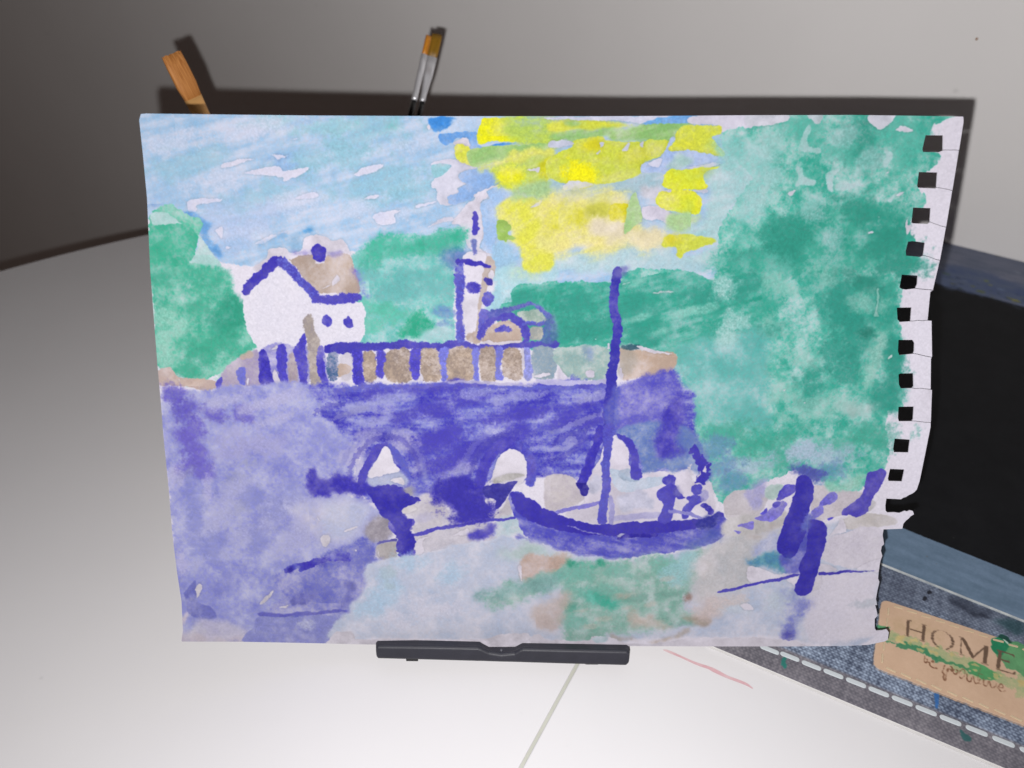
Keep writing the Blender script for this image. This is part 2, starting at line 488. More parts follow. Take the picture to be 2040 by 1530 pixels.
def build_painting():
    cv = Canvas(CW, CH, (229, 224, 237), sheet_canvas, 11)
    def thin(c):                               # the yellow is laid thin: paper and blue show through
        return tuple(np.array(c) * 0.84 + np.array((216, 218, 130)) * 0.16) if c is not None and c[0] > 195 and c[1] > 195 and c[2] < 115 else c
    def W(t, c1, c2=None, **k):
        cv.wash(px(t), thin(c1), thin(c2), **k)
    def LN(t, w, *a, **k):
        cv.line(px(t), np.array(w, float) / REG[t.split()[0]][2] if not np.isscalar(w) else w / REG[t.split()[0]][2], *a, **k)
    def BL(t, rx, ry, ang, c, a=0.7, n=0.6):
        k = REG[t.split()[0]][2]
        for x, y in px(t): cv.blob(x, y, rx / k * 1.04, ry / k * 1.04, ang, c, a, n)
    WH = (228, 222, 236); WH2 = (226, 221, 236)
    U0, U1, U2, U3 = (62, 54, 172), (76, 68, 184), (103, 106, 199), (164, 165, 217)
    G0, G1, G2, G3 = (44, 150, 128), (70, 175, 150), (125, 200, 184), (182, 218, 216)
    TAN, TAN2 = (198, 178, 166), (168, 150, 142)
    hard = dict(rough=1.2, soft=0.7, rim=0.10)
    # ---- sky
    W("Q 276,222 1520,224 1500,420 1460,540 1340,560 1050,570 730,500 480,530 300,440", (196, 212, 237), (154, 190, 224), ang=-15, rough=1.5, soft=1.5, gran=.2, blot=.55)
    BL("A 450,520 1800,480 1300,820", 420, 110, -14, (150, 196, 216), .55)
    BL("B 120,420 450,640 750,760 250,200", 420, 120, -14, (146, 196, 214), .6)
    BL("A 1950,160 1300,100", 350, 60, -8, (150, 202, 212), .6)
    BL("A 1000,200 1350,140 850,700 1500,900 400,300 1100,1150", 260, 90, -12, (213, 217, 238), .55)
    BL("B 650,320 200,950 600,1000", 260, 80, -12, (206, 214, 236), .55)
    BL("A 1500,450 1520,540", 110, 45, -5, (140, 178, 228), .6)
    BL("A 900,1000 1000,1250 1300,1000", 250, 120, -20, (180, 198, 234), .5)
    W("B 90,120 300,135 540,100 520,135 300,165 130,165", (110, 195, 176), (90, 185, 165), a=.6, soft=5, rough=3)
    W("B 770,130 820,100 835,190 800,190", (90, 180, 175), a=.7, soft=5)
    W("B 830,150 855,140 862,180 840,190", WH, **hard)
    for t in ("A 1110,605 1350,540 1440,535 1500,580 1700,545 1690,590 1490,675 1460,635 1200,625", "A 870,545 930,500 1170,470 1150,490 950,550",
              "A 1370,435 1530,435 1430,480", "A 545,890 680,835 865,855 860,870 640,910 645,960 570,980", "A 1590,855 1660,820 1790,795 1805,845 1600,860",
              "A 815,1155 890,1130 880,1250 860,1210", "A 920,1305 980,1305 930,1340", "A 1530,270 1650,270 1590,282", "A 1420,1185 1510,1160 1500,1180 1430,1190",
              "A 1200,1280 1380,1205 1390,1230 1290,1280", "B 125,610 210,545 280,525 410,520 280,605 140,622", "B 215,855 310,810 370,810 330,840",
              "B 330,1010 560,965 510,1020 525,1090 350,1105", "B 720,920 920,870 900,890 740,940", "B 130,1045 185,1035 180,1048"):
        W(t, (220, 219, 238), (212, 214, 236), edge=.0, **hard)
    W("A 490,1000 640,1010 760,1110 750,1180 880,1330 900,1420 780,1340 720,1250 650,1120 550,1060", (120, 172, 224), (96, 155, 215), a=.8, soft=2.5)
    W("A 160,820 260,860 270,900 180,960", (140, 178, 232), a=.7, soft=4)
    W("A 1610,1160 1770,1115 1770,1150 1730,1180", (84, 158, 218), a=.9, soft=2)
    W("A 1240,1290 1410,1240 1510,1185 1490,1240 1330,1310 1230,1330", (125, 178, 226), a=.85, soft=3)
    W("A 1490,1290 1620,1270 1640,1340 1540,1370", (150, 190, 226), a=.7, soft=4)
    # sky right of the spire and the blue strokes at the top
    W("B 850,65 1100,65 1040,150 960,190 890,190 860,140", (84, 154, 226), (70, 142, 220), soft=1.5)
    W("B 1100,68 1340,66 1310,150 1200,200 960,205 1060,130", (204, 216, 238), (180, 204, 234), soft=3)
    W("B 940,235 1150,205 1310,205 1310,300 1340,340 1420,350 1560,310 1700,320 1480,350 1400,385 1330,400 1240,390 1215,290 1130,265 1070,310 1000,325", (96, 156, 226), (78, 144, 222), soft=1.2)
    W("B 1075,310 1190,260 1220,290 1235,355 1110,340", WH, **hard)
    W("B 850,525 1080,470 1310,545 1140,610 1145,660 1210,710 1130,745 1140,790 1035,830 1040,870 1080,910 990,915 930,870 920,760 880,750 870,690 1000,600 1050,525", (219, 219, 238), **hard)
    W("B 1020,520 860,530 900,640 970,620 1040,560", (160, 205, 215), (150, 200, 212), a=.9, soft=1.2)
    W("B 1140,610 1330,560 1480,600 1480,640 1540,700 1500,720 1290,810 1280,840 1080,910 1040,860 1035,830 1130,790 1135,745 1210,715 1150,670", (158, 186, 230), (140, 176, 226), **hard)
    W("B 1080,1090 1200,920 1300,850 1280,820 1510,720 1510,745 1410,780 1430,840 1350,880 1350,950 1370,1100 1385,1200 1330,1320 1440,1380 1490,1350 1500,1530 1290,1530 1290,1400 1200,1280 1160,1110", WH2, **hard)
    W("B 820,1135 960,1045 1070,1030 1080,1060 900,1100", (220, 219, 238), **hard)
    W("B 1420,780 1500,740 1660,755 1640,830 1540,880 1520,960 1500,1050 1530,1180 1490,1240 1500,1350 1440,1380 1350,1330 1380,1200 1360,1000 1350,890 1430,850", (176, 200, 236), (158, 190, 230), **hard)
    W("B 1490,1260 1620,1310 1640,1500 1680,1530 1480,1530 1480,1380", (172, 204, 230), (160, 196, 226), soft=3)
    W("F 1480,0 2040,0 2040,160 1900,220 1850,320 1700,340 1420,430 1380,390 1480,250 1470,100", (190, 220, 230), (170, 208, 222), soft=2)
    W("C 0,1400 700,1320 1060,1310 1200,1330 1190,1420 1420,1390 1600,1310 1720,1230 1720,1530 0,1530", (192, 216, 224), (176, 206, 218), soft=3)
    W("C 1420,560 1680,380 2040,370 2040,700 1830,820 1720,1000 1700,1260 1560,1500 1300,1420 1640,1250 1200,1170 1450,1050 1500,800", (190, 214, 220), (170, 206, 212), ang=-20, soft=3)
    # ---- the yellow sun
    Y0, Y1, Y2, YG = (246, 240, 22), (226, 224, 52), (234, 226, 120), (166, 204, 118)
    W("B 1310,200 1350,90 1400,68 1640,78 1760,200 1750,300 1450,300 1330,340 1300,240", (232, 234, 30), (244, 240, 18), rough=1.6)
    W("B 1560,80 2040,85 2040,310 1720,310 1640,280", (176, 206, 116), (190, 212, 100), soft=6, ang=-5)
    W("C 0,85 700,105 880,120 500,170 0,225", (226, 226, 62), (210, 218, 78), soft=2, ang=-5)
    W("C 0,205 330,180 700,140 900,130 1340,110 1330,160 1200,220 1180,290 1100,300 800,295 560,285 460,255 0,300", (166, 204, 128), (146, 192, 122), ang=-10, soft=2)
    W("C 100,95 300,95 280,140 150,150", YG, soft=2)
    W("C -60,62 1160,46 1000,95 860,125 700,100 0,80", (216, 219, 241), **hard)
    W("C 860,125 1160,46 1380,46 1340,110 1000,132", (104, 164, 230), (120, 178, 226), soft=1.3)
    W("C 1360,52 2040,40 2040,150 1630,205 1620,140 1340,130", (222, 218, 236), **hard)
    W("C 1270,145 1610,140 1630,230 1540,250 1660,400 1650,440 1400,400 1130,385 1180,290 1190,220", (208, 220, 84), (220, 222, 66), soft=1.4)
    W("B 1110,340 1235,355 1215,450 1260,520 1300,545 1200,520 1105,470", (228, 226, 92), (215, 220, 80), **hard)
    W("B 1215,440 1260,380 1400,350 1700,330 2040,320 2040,380 1500,500 1300,545 1240,500", (172, 206, 122), (156, 196, 128), ang=-15)
    W("B 1300,545 1500,480 1800,370 2040,330 2040,440 1700,510 1350,560", (228, 226, 112), (214, 218, 110), soft=2, ang=-20)
    W("B 1350,560 1700,500 1720,520 2040,420 2040,800 1800,780 1650,760 1560,710 1480,600", (204, 216, 92), (186, 208, 112), ang=-10, soft=2)
    W("B 1500,560 1750,545 1790,660 1600,725 1520,690", (238, 236, 30), (230, 230, 40), soft=4)
    W("B 1920,500 2040,480 2040,680 1920,650", (232, 230, 40), soft=3)
    W("B 1780,570 1870,560 1920,545 1910,600 1880,590", (222, 220, 236), **hard)
    W("C -40,460 200,340 200,300 460,250 530,290 800,300 1140,290 1050,440 870,510 880,600 780,660 480,715 250,690 200,725 160,710 140,700 -40,650", (214, 220, 62), (200, 214, 84), ang=-15, soft=1.2)
    BL("C 240,620 340,650", 130, 90, 10, (250, 242, 20), .8)
    BL("C 190,690", 60, 40, 0, (252, 244, 16), .9)
    W("C 200,300 460,260 470,350 300,360", (240, 232, 46), soft=3)
    W("C 600,400 1000,360 1040,430 850,510 640,480", (224, 226, 70), soft=5)
    for t in ("C -20,300 190,295 170,340 -20,360", "C 465,295 510,310 480,350 450,420 420,415 470,370", "C 665,395 690,340 740,310 720,390", "C 845,310 890,290 880,340 860,340"):
        W(t, (208, 212, 232), **hard)
    W("C 1140,270 1190,275 1120,385 1390,395 1650,465 1630,520 1300,560 1140,560 1080,640 880,620 870,510 1050,450", (182, 200, 236), (168, 190, 232), **hard)
    W("C 1180,405 1340,450 1330,540 1200,560 1110,520", (172, 204, 202), soft=3)
    W("C 940,500 1060,460 1040,540 960,530", (214, 216, 238), **hard)
    W("C 1300,545 1560,515 1640,520 1400,565", (214, 216, 238), **hard)
    W("C -40,650 140,740 110,770 480,720 780,660 880,600 1080,620 1060,740 800,790 500,820 200,850 -40,820", (184, 204, 216), (164, 194, 208), ang=-10, soft=1.5)
    W("C 110,770 140,700 240,685 400,710 300,745", (214, 216, 238), **hard)
    W("B 1530,880 1730,830 1950,860 2040,780 2040,1480 1780,1530 1700,1280 1590,1260 1640,1180 1510,1040", (234, 228, 96), (224, 224, 84), soft=2, ang=-30)
    W("B 1640,740 2040,640 2040,800 1900,860 1740,830 1640,860", (180, 206, 146), (168, 200, 150), soft=5)
    W("B 1500,1080 1560,1070 1640,1120 1610,1200 1700,1240 1560,1250 1500,1230", (172, 208, 112), soft=1.2)
    W("B 1820,930 1930,875 1925,905 1850,935", (206, 206, 226), **hard)
    W("C -60,830 800,790 760,880 860,1150 1100,1150 1080,1320 600,1350 -60,1400", (238, 226, 150), (226, 222, 140), soft=6, ang=-8)
    W("C -40,800 600,790 700,850 340,900 100,900", (206, 212, 170), soft=8, a=.8)
    W("C -40,930 330,900 340,1050 -40,1180", (230, 224, 76), soft=6)
    W("F 1600,0 1900,0 1880,60 1700,80", (222, 226, 120), soft=8, a=.7)
    W("C 330,950 400,910 560,920 540,1020 330,1040", (224, 222, 96), soft=3)
    W("C 555,1050 550,1000 580,900 735,905 735,1060 600,1075", (240, 230, 44), soft=1.2)
    W("C 400,1060 720,1070 690,1180 640,1250 420,1200", (242, 230, 204), soft=4)
    W("C 420,1280 1100,1150 1060,1330 700,1330", (242, 230, 194), soft=5)
    W("C 690,1190 740,890 800,770 830,880 865,1050 780,1130", (178, 210, 146), (164, 202, 140), **hard)
    W("C 870,930 1050,930 1180,1020 1170,1060 1120,1090 1030,1050 880,1040", (222, 217, 236), **hard)
    W("C 840,780 1060,720 1000,880 860,900", (214, 214, 226), soft=3)
    W("C 1060,720 1090,630 1145,565 1260,570 1400,565 1640,545 1460,620 1510,755 1350,760 1150,765 1060,740", (240, 238, 32), (214, 226, 70), soft=1.1)
    W("C 1400,575 1650,545 1460,640", (196, 216, 130), soft=5)
    W("C 1150,765 1360,765 1440,850 1430,950 1400,1010 1250,990 1080,940 1000,870 1050,785", (238, 236, 30), (216, 226, 66), soft=1.3)
    W("C 1060,765 1150,765 1145,795 1100,785", (214, 214, 236), **hard)
    W("C 1360,770 1490,755 1500,790 1420,790", (206, 210, 232), **hard)
    W("C 1110,1000 1180,970 1260,990 1410,1010 1500,1040 1380,1090 1200,1150 1110,1160", (190, 214, 150), (176, 208, 156), soft=4)
    W("C 1215,1085 1245,1050 1240,1065", WH, **hard)
    W("C 1060,1310 1110,1210 1230,1190 1380,1210 1600,1260 1400,1340 1290,1360 1240,1420 1190,1410 1200,1330", (214, 220, 70), (204, 214, 84), soft=1.8)
    W("C 1110,1250 1230,1200 1300,1230 1180,1300", (236, 224, 54), soft=4)
    W("C 1625,1130 1720,1132 1700,1150 1640,1150", WH, **hard)
    # ---- the big tree on the right
    W("Q 1437,266 1490,250 1560,224 1882,224 1860,246 1852,290 1870,312 1845,347 1825,375 1845,400 1810,445 1825,490 1830,520 1800,560 1790,620 1796,690 1795,770 1800,810 1768,820 1765,870 1765,930 1752,945 1690,985 1640,960 1600,935 1520,965 1440,1005 1415,955 1380,860 1366,770 1350,720 1345,700 1300,695 1240,684 1220,700 1100,694 1040,690 985,620 1065,580 1095,560 1230,562 1240,545 1340,535 1420,555 1440,450 1480,380 1500,350 1440,300", (146, 207, 198), (84, 180, 164), gran=.3, blot=.8, rough=3, soft=1.2)
    W("D -400,330 100,300 160,700 0,1050 -160,1100 -60,700 -250,500", (178, 212, 216), (150, 202, 202), soft=9, a=.8)
    W("D 200,1030 560,960 900,900 1250,830 1480,830 1560,900 1500,1030 1450,1150 1530,1400 1630,1440 1530,1560 -300,1560 -250,1300 0,1100", (90, 184, 166), (58, 160, 142), soft=6, gran=.3, a=.9)
    BL("D 350,1280 300,1150 1280,1290 950,930 1050,300 1500,1480 60,1480", 210, 150, -25, (48, 150, 132), .75)
    BL("D 380,150 560,200 1450,430 850,380 1560,300 1350,150", 140, 110, -30, (92, 186, 170), .7)
    BL("D 200,330 200,680 60,900 760,1260 560,960 880,230 1130,450", 120, 130, 15, (176, 210, 212), .5)
    W("H -300,-100 350,-60 300,300 150,520 -100,600 -300,500", (100, 188, 172), (64, 166, 148), soft=8, gran=.32, a=.85)
    W("H 500,120 900,100 1200,60 1420,150 1400,520 1430,720 1440,1000 1440,1300 1280,1380 1250,1180 1200,700 1000,640 760,500 600,380", (86, 182, 164), (58, 160, 144), soft=4, gran=.25, a=.9)
    BL("H 870,280 800,420 1000,680 780,820 900,980 560,1120 1330,1240 1350,900", 190, 150, 70, (50, 152, 136), .72)
    BL("H 950,80 1130,180", 160, 60, 20, (46, 140, 124), .6)
    W("H 1100,30 1200,30 1245,100 1200,190 1110,215 1170,150 1190,80", (40, 120, 104), a=.75, soft=4)
    W("H 950,600 1130,595 1160,640 1080,640", (42, 128, 114), a=.6, soft=4)
    BL("H 700,70 280,170 180,580 480,860 900,1310 260,1220 640,1340 1130,330 60,1000 330,1450", 170, 90, 10, (160, 206, 198), .5)
    BL("H 1180,850 1110,1080 1250,700", 60, 130, 0, (160, 208, 198), .65)
    W("H 1195,205 1212,210 1205,440 1230,465 1165,460 1190,380", (190, 216, 210), a=.55, **hard)
    W("H 1290,870 1340,820 1330,860 1310,870", (205, 222, 220), **hard)
    W("H 750,1330 1000,1280 1250,1340 1100,1390 850,1370", (188, 216, 214), soft=5, a=.8)
    for t in ("H 280,1170 310,1165 300,1190", "H 490,1285 512,1290 500,1310", "H 55,850 75,855 65,868"): W(t, WH, **hard)
    for t in ("D 450,350 500,180 550,130 545,200 535,320 570,360 650,345 665,395 600,410 480,380", "D 410,540 470,560 480,650 600,670 570,730 480,720 400,750 420,650",
              "D 700,590 860,540 760,640 780,760 720,760 700,700", "D 790,710 1000,690 1060,710 830,770", "D 1270,380 1350,400 1360,450 1310,550 1260,540 1290,450",
              "D 1270,860 1390,810 1340,880", "D 960,640 1020,570 1010,640"):
        W(t, (184, 212, 216), (166, 206, 204), rough=2, soft=1.6, a=.85)
    for t in ("D 340,790 420,770 400,800 370,830", "D 1390,810 1460,785 1440,810 1400,830", "D 1280,600 1330,580 1300,610", "D 1380,190 1440,140 1540,180 1530,200 1390,200",
              "D 1100,1180 1140,1160 1165,1165 1165,1185", "D 1200,1020 1228,1022 1215,1050", "D -40,20 320,20 300,110 -40,145", "D 1110,75 1170,20 1380,20 1330,120 1230,185 1160,140", "D 75,310 100,295 90,318"):
        W(t, (218, 219, 232), **hard)
    W("D 520,20 640,20 660,100 590,130", (200, 214, 222), soft=1.2)
    W("D 1480,1100 1510,1030 1500,1100 1530,1110 1495,1190 1482,1190", WH, **hard)
    # tree behind the boat's mast
    W("G -380,190 0,140 550,130 900,80 1300,10 1560,110 1800,40 2000,100 2000,700 1700,760 1180,830 980,790 680,700 560,740 330,800 0,740 -300,560", (96, 186, 170), (62, 164, 146), gran=.25, blot=.7, ang=-10, soft=1.4)
    BL("G 300,330 420,560 150,600 780,420 900,640 1500,250 1850,200 1980,650 -150,350 -60,560", 220, 120, -12, (52, 152, 136), .7)
    BL("G 1650,620 1560,980 1800,520 1650,170 1830,1150 1700,760 1600,1150", 120, 130, 30, (172, 212, 210), .75)
    BL("G 1450,390 1250,440 1050,600 850,470 800,130", 130, 40, -15, (140, 204, 192), .6)
    for t in ("G 660,155 740,135 740,145 670,160", "G 980,235 1160,220 1160,232 1000,242", "G 1425,445 1460,490 1440,470", "G 1455,790 1490,770 1495,800 1460,805", "G 405,685 440,680 430,692"):
        W(t, (205, 222, 226), **hard)
    W("G 1380,760 2050,700 2050,1500 1500,1500 1300,1100 1180,900", (150, 202, 204), (112, 186, 184), soft=10, gran=.3, a=.85)
    BL("G 1950,950 1650,960 1900,1400 1300,920", 150, 120, 20, (92, 178, 172), .6)
    BL("L 200,60 600,120 1130,150 1420,80 590,260 420,150", 220, 100, -15, (72, 170, 150), .7)
    BL("L 830,200 1060,240 380,310 760,180", 190, 70, -10, (178, 196, 218), .7)
    BL("L 60,200 150,330 250,420 1000,360", 160, 90, -30, (110, 146, 190), .65)
    # ---- tree on the left, tree in the middle
    W("Q 296,432 340,410 365,425 402,440 396,462 380,508 420,525 450,560 462,585 470,590 490,615 488,655 507,680 518,690 480,702 430,747 390,757 340,737 313,732 301,560", (140, 206, 188), (98, 188, 164), gran=.34, rough=2.6)
    W("A 195,1000 330,990 480,1080 640,1200 720,1300 880,1520 640,1490 560,1470 655,1250 500,1100 260,1130", (184, 216, 216), (170, 208, 206), soft=1.2)
    W("A 180,1170 290,1100 500,1100 650,1200 640,1330 560,1470 300,1540 180,1520", (110, 196, 172), (74, 178, 150), gran=.34, soft=1.3)
    W("E 150,0 900,0 970,110 980,240 1000,270 1100,500 1230,740 1000,900 850,970 650,1060 420,1010 260,940 210,300", (122, 200, 178), (84, 180, 156), gran=.34, soft=2)
    W("E 700,420 830,330 930,260 1000,270 1120,380 1110,560 980,680 850,640", (66, 166, 142), (50, 152, 128), soft=5, a=.85)
    BL("E 800,150 650,350 800,760 620,830 560,980 330,60 950,700", 130, 110, 0, (62, 168, 140), .65)
    BL("E 350,450 300,700 350,850 500,550 900,960", 120, 110, 0, (160, 212, 198), .65)
    W("Q 700,512 735,490 760,470 810,465 850,470 890,458 922,452 924,500 905,510 903,684 890,690 800,690 720,690 708,660 712,560", (160, 212, 212), (116, 190, 186), gran=.36, blot=.8, rough=2)
    W("B 280,1220 460,1170 700,1230 900,1200 1170,1150 1190,1280 1090,1340 700,1390 400,1450 100,1450", (104, 192, 176), (72, 178, 152), soft=4, gran=.3)
    BL("B 900,1280 600,1350 300,1450", 180, 80, -15, (62, 172, 146), .6)
    BL("F 300,60 700,80 500,200 900,200", 230, 90, -10, (106, 178, 178), .6)
    W("F 540,620 600,500 700,440 810,380 820,480 870,560 800,640 650,650", (84, 182, 156), (56, 168, 138), soft=3, gran=.3)
    BL("F 350,400 250,560 500,420", 160, 90, 0, (88, 188, 164), .6)
    BL("F 980,380 950,530 1020,430", 100, 40, 0, (104, 134, 196), .55)
    W("F 780,660 820,600 1090,560 1100,700 900,705", (178, 214, 220), soft=3, a=.75)
    W("B 980,1390 1270,1365 1270,1430 1100,1530 1030,1500", (92, 118, 188), soft=5, a=.75)
    W("F 1850,330 2040,170 2100,300 2100,700 2000,540 1900,360", (70, 170, 150), (56, 158, 140), soft=3)
    # ---- house
    W("A 1330,1345 1480,1320 1540,1370 1650,1340 1680,1240 1850,1205 1960,1260 2060,1250 2080,1560 1240,1560 1320,1430", WH, **hard)
    W("Q 484,592 520,560 570,514 620,590 630,603 724,606 712,692 650,702 600,696 590,706 540,692 510,690 492,652", (225, 222, 236), (230, 226, 238), rough=2.5, soft=.8)
    W("A 1530,1440 1620,1400 1750,1395 1790,1475 1870,1470 1900,1400 2040,1385 2130,1400 2170,1520 2215,1740 2190,1780 1810,1770 1700,1640 1620,1540", (200, 181, 170), (176, 158, 148), gran=.3, rough=1.6, smooth=False)
    W("E 1940,130 2000,45 2022,110 1950,165", WH, smooth=False, **hard)
    W("E 1850,185 1945,155 1945,165 1860,195", WH, smooth=False, **hard)
    W("A 1700,1400 1780,1460 1760,1500 1690,1460", (170, 160, 150), a=.6, soft=2)
    LN("E 1095,225 1200,110 1320,-10 1400,-70 1480,-75", [80, 95, 100, 110, 90], U0, U1, gran=.3, rough=2.2)
    LN("E 1440,-90 1540,10 1650,110 1740,210 1800,300", [100, 95, 90, 100, 90], U1, U2, gran=.45, rough=2.6, soft=1.2)
    LN("E 1780,310 1900,305 2060,290 2220,275", [80, 85, 95, 70], U1, (92, 86, 190), gran=.45, rough=2.6, soft=1)
    LN("F 110,0 180,120 240,260", [60, 70, 50], (146, 136, 210), (120, 112, 204), a=.75, soft=3, gran=.3)
    W("A 1750,1350 1780,1300 1840,1298 1885,1340 1865,1460 1790,1472 1760,1400", U0, U1, gran=.25)
    LN("A 1550,1385 1650,1380 1750,1370", 40, (150, 140, 214), a=.6, soft=2)
    LN("A 1870,1390 2040,1370", 26, (150, 140, 214), a=.6, soft=2)
    W("E 1860,470 1895,440 1935,470 1940,530 1895,555 1862,520", (96, 92, 200), U1)
    W("F 20,500 65,455 120,540 70,570 25,530", U1, (84, 78, 188))
    # ---- parapet, left half
    W("E 1210,820 1360,720 1500,730 1600,760 1850,770 1900,1120 1600,1160 1250,1160 1220,950", (176, 172, 216), (150, 146, 208), gran=.35)
    W("E 250,1000 380,955 450,1040 560,1060 800,1085 820,1150 720,1190 470,1125 270,1140", (206, 184, 174), (192, 172, 168), gran=.3)
    W("E 880,1010 1000,900 1200,790 1240,850 1250,1120 1000,1150 870,1160", (184, 172, 190), (170, 158, 190), gran=.35, soft=1.4)
    W("E 1060,840 1170,790 1200,850 1080,880", (200, 180, 168), a=.8, soft=1.5)
    W("E 1530,850 1600,840 1625,1120 1540,1110", (182, 168, 172), (166, 152, 166), gran=.4)
    W("E 1680,470 1740,425 1770,480 1790,600 1830,760 1850,1150 1750,1160 1720,800 1680,560", (184, 172, 162), (160, 150, 152), gran=.45)
    for t, c in (("E 1225,820 1300,790 1340,930 1392,1120 1380,1160 1260,1130 1240,950", U0), ("E 1420,770 1500,755 1512,980 1532,1110 1470,1120 1420,950", U1),
                 ("E 1580,780 1640,700 1685,615 1700,760 1722,1000 1700,1165 1650,1150 1610,950", U1), ("E 1030,970 1080,945 1122,1000 1115,1125 1060,1110 1020,1030", U2),
                 ("E 1810,780 1862,765 1872,950 1905,1125 1840,1090 1800,950", U1), ("E 820,1080 890,1065 880,1150 885,1270 850,1200", (90, 84, 186))):
        W(t, c, tuple(min(255, q + 14) for q in c), gran=.25, rough=2)
    W("E 1390,970 1440,1060 1455,1115 1420,1115 1380,1050", (214, 206, 222), **hard)
    for t in ("E 1365,775 1420,745 1420,770 1370,785", "E 1120,1070 1140,1060 1138,1115 1125,1115", "E 1715,1090 1735,1085 1730,1115 1720,1115", "E 905,1175 935,1155 920,1195", "E 450,1075 470,1060 460,1105", "E 640,1140 665,1135 660,1150"):
        W(t, WH, **hard)
    W("E 1600,1100 1740,1130 1760,1200 1850,1180 1880,1250 1800,1340 1850,1420 1760,1330 1690,1210 1640,1170", U1, U2, gran=.35, soft=1.6)
    # ---- parapet, right half
    LN("E 1880,780 1980,760 2100,770", [60, 110, 100], U0, U1, gran=.25)
    LN("F -60,770 150,755 400,760 700,735 950,755 1100,730 1300,770 1500,760 1750,745 2080,720", [90, 110, 90, 80, 95, 90, 75, 80, 70, 80], U1, (84, 80, 180), gran=.35, rough=2.4)
    W("F 0,845 90,830 92,1050 0,1060", WH, **hard)
    W("F -30,940 85,935 85,1000 0,1055 -40,1040", (196, 176, 166), soft=1)
    W("E 1905,840 2000,830 2000,1060 1910,1050", (120, 130, 170), (84, 110, 150), gran=.5, soft=1.5)
    for t in ("F 215,825 315,820 335,1065 225,1090", "F 405,825 655,795 690,1070 430,1085", "F 760,805 945,795 970,1075 770,1065", "F 1005,795 1265,785 1285,1065 1020,1085", "F 1335,785 1500,785 1500,1065 1345,1065", "F 1555,795 1735,795 1742,1045 1565,1045"):
        W(t, (196, 176, 160), (160, 144, 136), gran=.5, blot=.5, rough=2, soft=.8)
    W("F 1850,775 2060,775 2060,1045 1855,1045", (166, 180, 190), (140, 160, 178), gran=.45)
    for t, w, c in (("F 150,810 165,960 165,1120", [130, 110, 105], U0), ("F 365,810 370,950 380,1065", [105, 75, 90], U1), ("F 715,780 705,930 715,1080", [90, 95, 60], U1),
                    ("F 985,780 985,930 1000,1075", [90, 60, 80], U2), ("F 1300,770 1300,930 1310,1075", [80, 60, 70], U2), ("F 1520,770 1525,930 1530,1060", [70, 60, 75], U2), ("F 1795,785 1800,930 1805,1060", [75, 80, 85], (128, 132, 200))):
        LN(t, w, c, tuple(min(255, q + 26) for q in c), gran=.4, rough=2)
    W("F 1745,790 1768,785 1755,1010 1740,960", WH, **hard)
    W("F 740,1080 760,1010 785,1075 700,1090", WH, **hard)
    for t in ("F 820,930 860,918 850,935", "F 770,850 805,845 790,860", "F 1850,1040 1920,1015 2010,1015 2010,1045"): W(t, WH, **hard)
    W("G 40,765 540,765 530,1065 250,1085 130,1040 60,960", (176, 196, 192), (150, 178, 178), gran=.4)
    W("G 300,770 400,765 400,900 330,900", (130, 150, 198), a=.7, soft=3)
    W("G 640,775 800,785 1190,825 1140,1005 800,1065 680,1070 650,950", (208, 184, 168), (190, 168, 154), gran=.35, soft=.9)
    W("G 650,780 800,780 800,950 660,960", (176, 172, 164), a=.6, soft=4)
    W("G 670,740 820,735 850,770 700,785", (48, 90, 110), a=.8, soft=1.8)
    W("G 810,738 1000,790 1160,826 1050,826 900,800", WH, **hard)
    for t in ("G 535,735 555,730 555,775 540,775", "G 650,970 670,960 690,1060 655,1050", "G 60,965 130,1035 150,1060 60,1070", "G 320,985 400,980 410,1045 350,1045"): W(t, (220, 214, 232), **hard)
    # ---- tower and dome
    W("F 1180,-130 1400,-140 1390,150 1350,330 1330,560 1300,620 1210,625 1170,350 1150,290 1190,200", (230, 225, 238), **hard)
    W("F 1390,-100 1480,-60 1470,100 1420,180 1340,420 1330,560 1300,640 1330,330", (206, 192, 184), (190, 176, 172), soft=1, gran=.3)
    W("F 1440,10 1470,20 1470,90 1420,80", WH, **hard)
    LN("B 1284,985 1295,1080 1298,1150 1290,1215", [45, 55, 75, 45], (76, 66, 180), U1, rough=2.2)
    LN("B 1285,1240 1285,1300 1285,1380", [60, 55, 45], (104, 100, 190), (120, 130, 190), gran=.35, rough=2)
    LN("B 1110,1470 1180,1460 1290,1460 1370,1480 1435,1500", [60, 60, 70, 50, 25], U0, U1, rough=2.6)
    LN("B 1150,1480 1140,1560 1135,1680", [80, 95, 90], U2, U1, gran=.4, a=.9, soft=1.4)
    LN("F 1145,60 1140,200 1130,330 1145,430 1150,560 1160,700", [95, 80, 75, 80, 90, 90], U1, U2, gran=.4, rough=2)
    W("F 1210,150 1270,125 1350,150 1340,220 1300,242 1215,210", U1, (96, 90, 190), gran=.4)
    W("F 1385,90 1460,90 1470,150 1420,165", (78, 70, 172)); W("F 1380,230 1430,215 1482,270 1440,340 1400,362 1360,320", U1, U2, gran=.3)
    W("F 1340,420 1390,385 1440,430 1400,500 1350,570 1320,560", U1, U2, gran=.3)
    W("F 1210,640 1300,605 1340,620 1330,720 1200,700", (198, 180, 172), gran=.4)
    W("F 1350,700 1400,600 1500,510 1620,495 1740,560 1740,700", (208, 190, 178), (186, 166, 156), gran=.35)
    W("F 1690,440 1800,400 1900,380 1980,470 1990,520 1800,530", (176, 192, 182), (150, 172, 164), gran=.4)
    W("F 1810,580 1940,570 1940,690 1800,690", (190, 188, 178), (160, 164, 164), gran=.4)
    LN("F 1340,690 1370,590 1460,500 1570,460 1680,490 1760,570 1790,700", [60, 70, 80, 70, 70, 85, 70], U1, (96, 92, 186), gran=.4, rough=2.2)
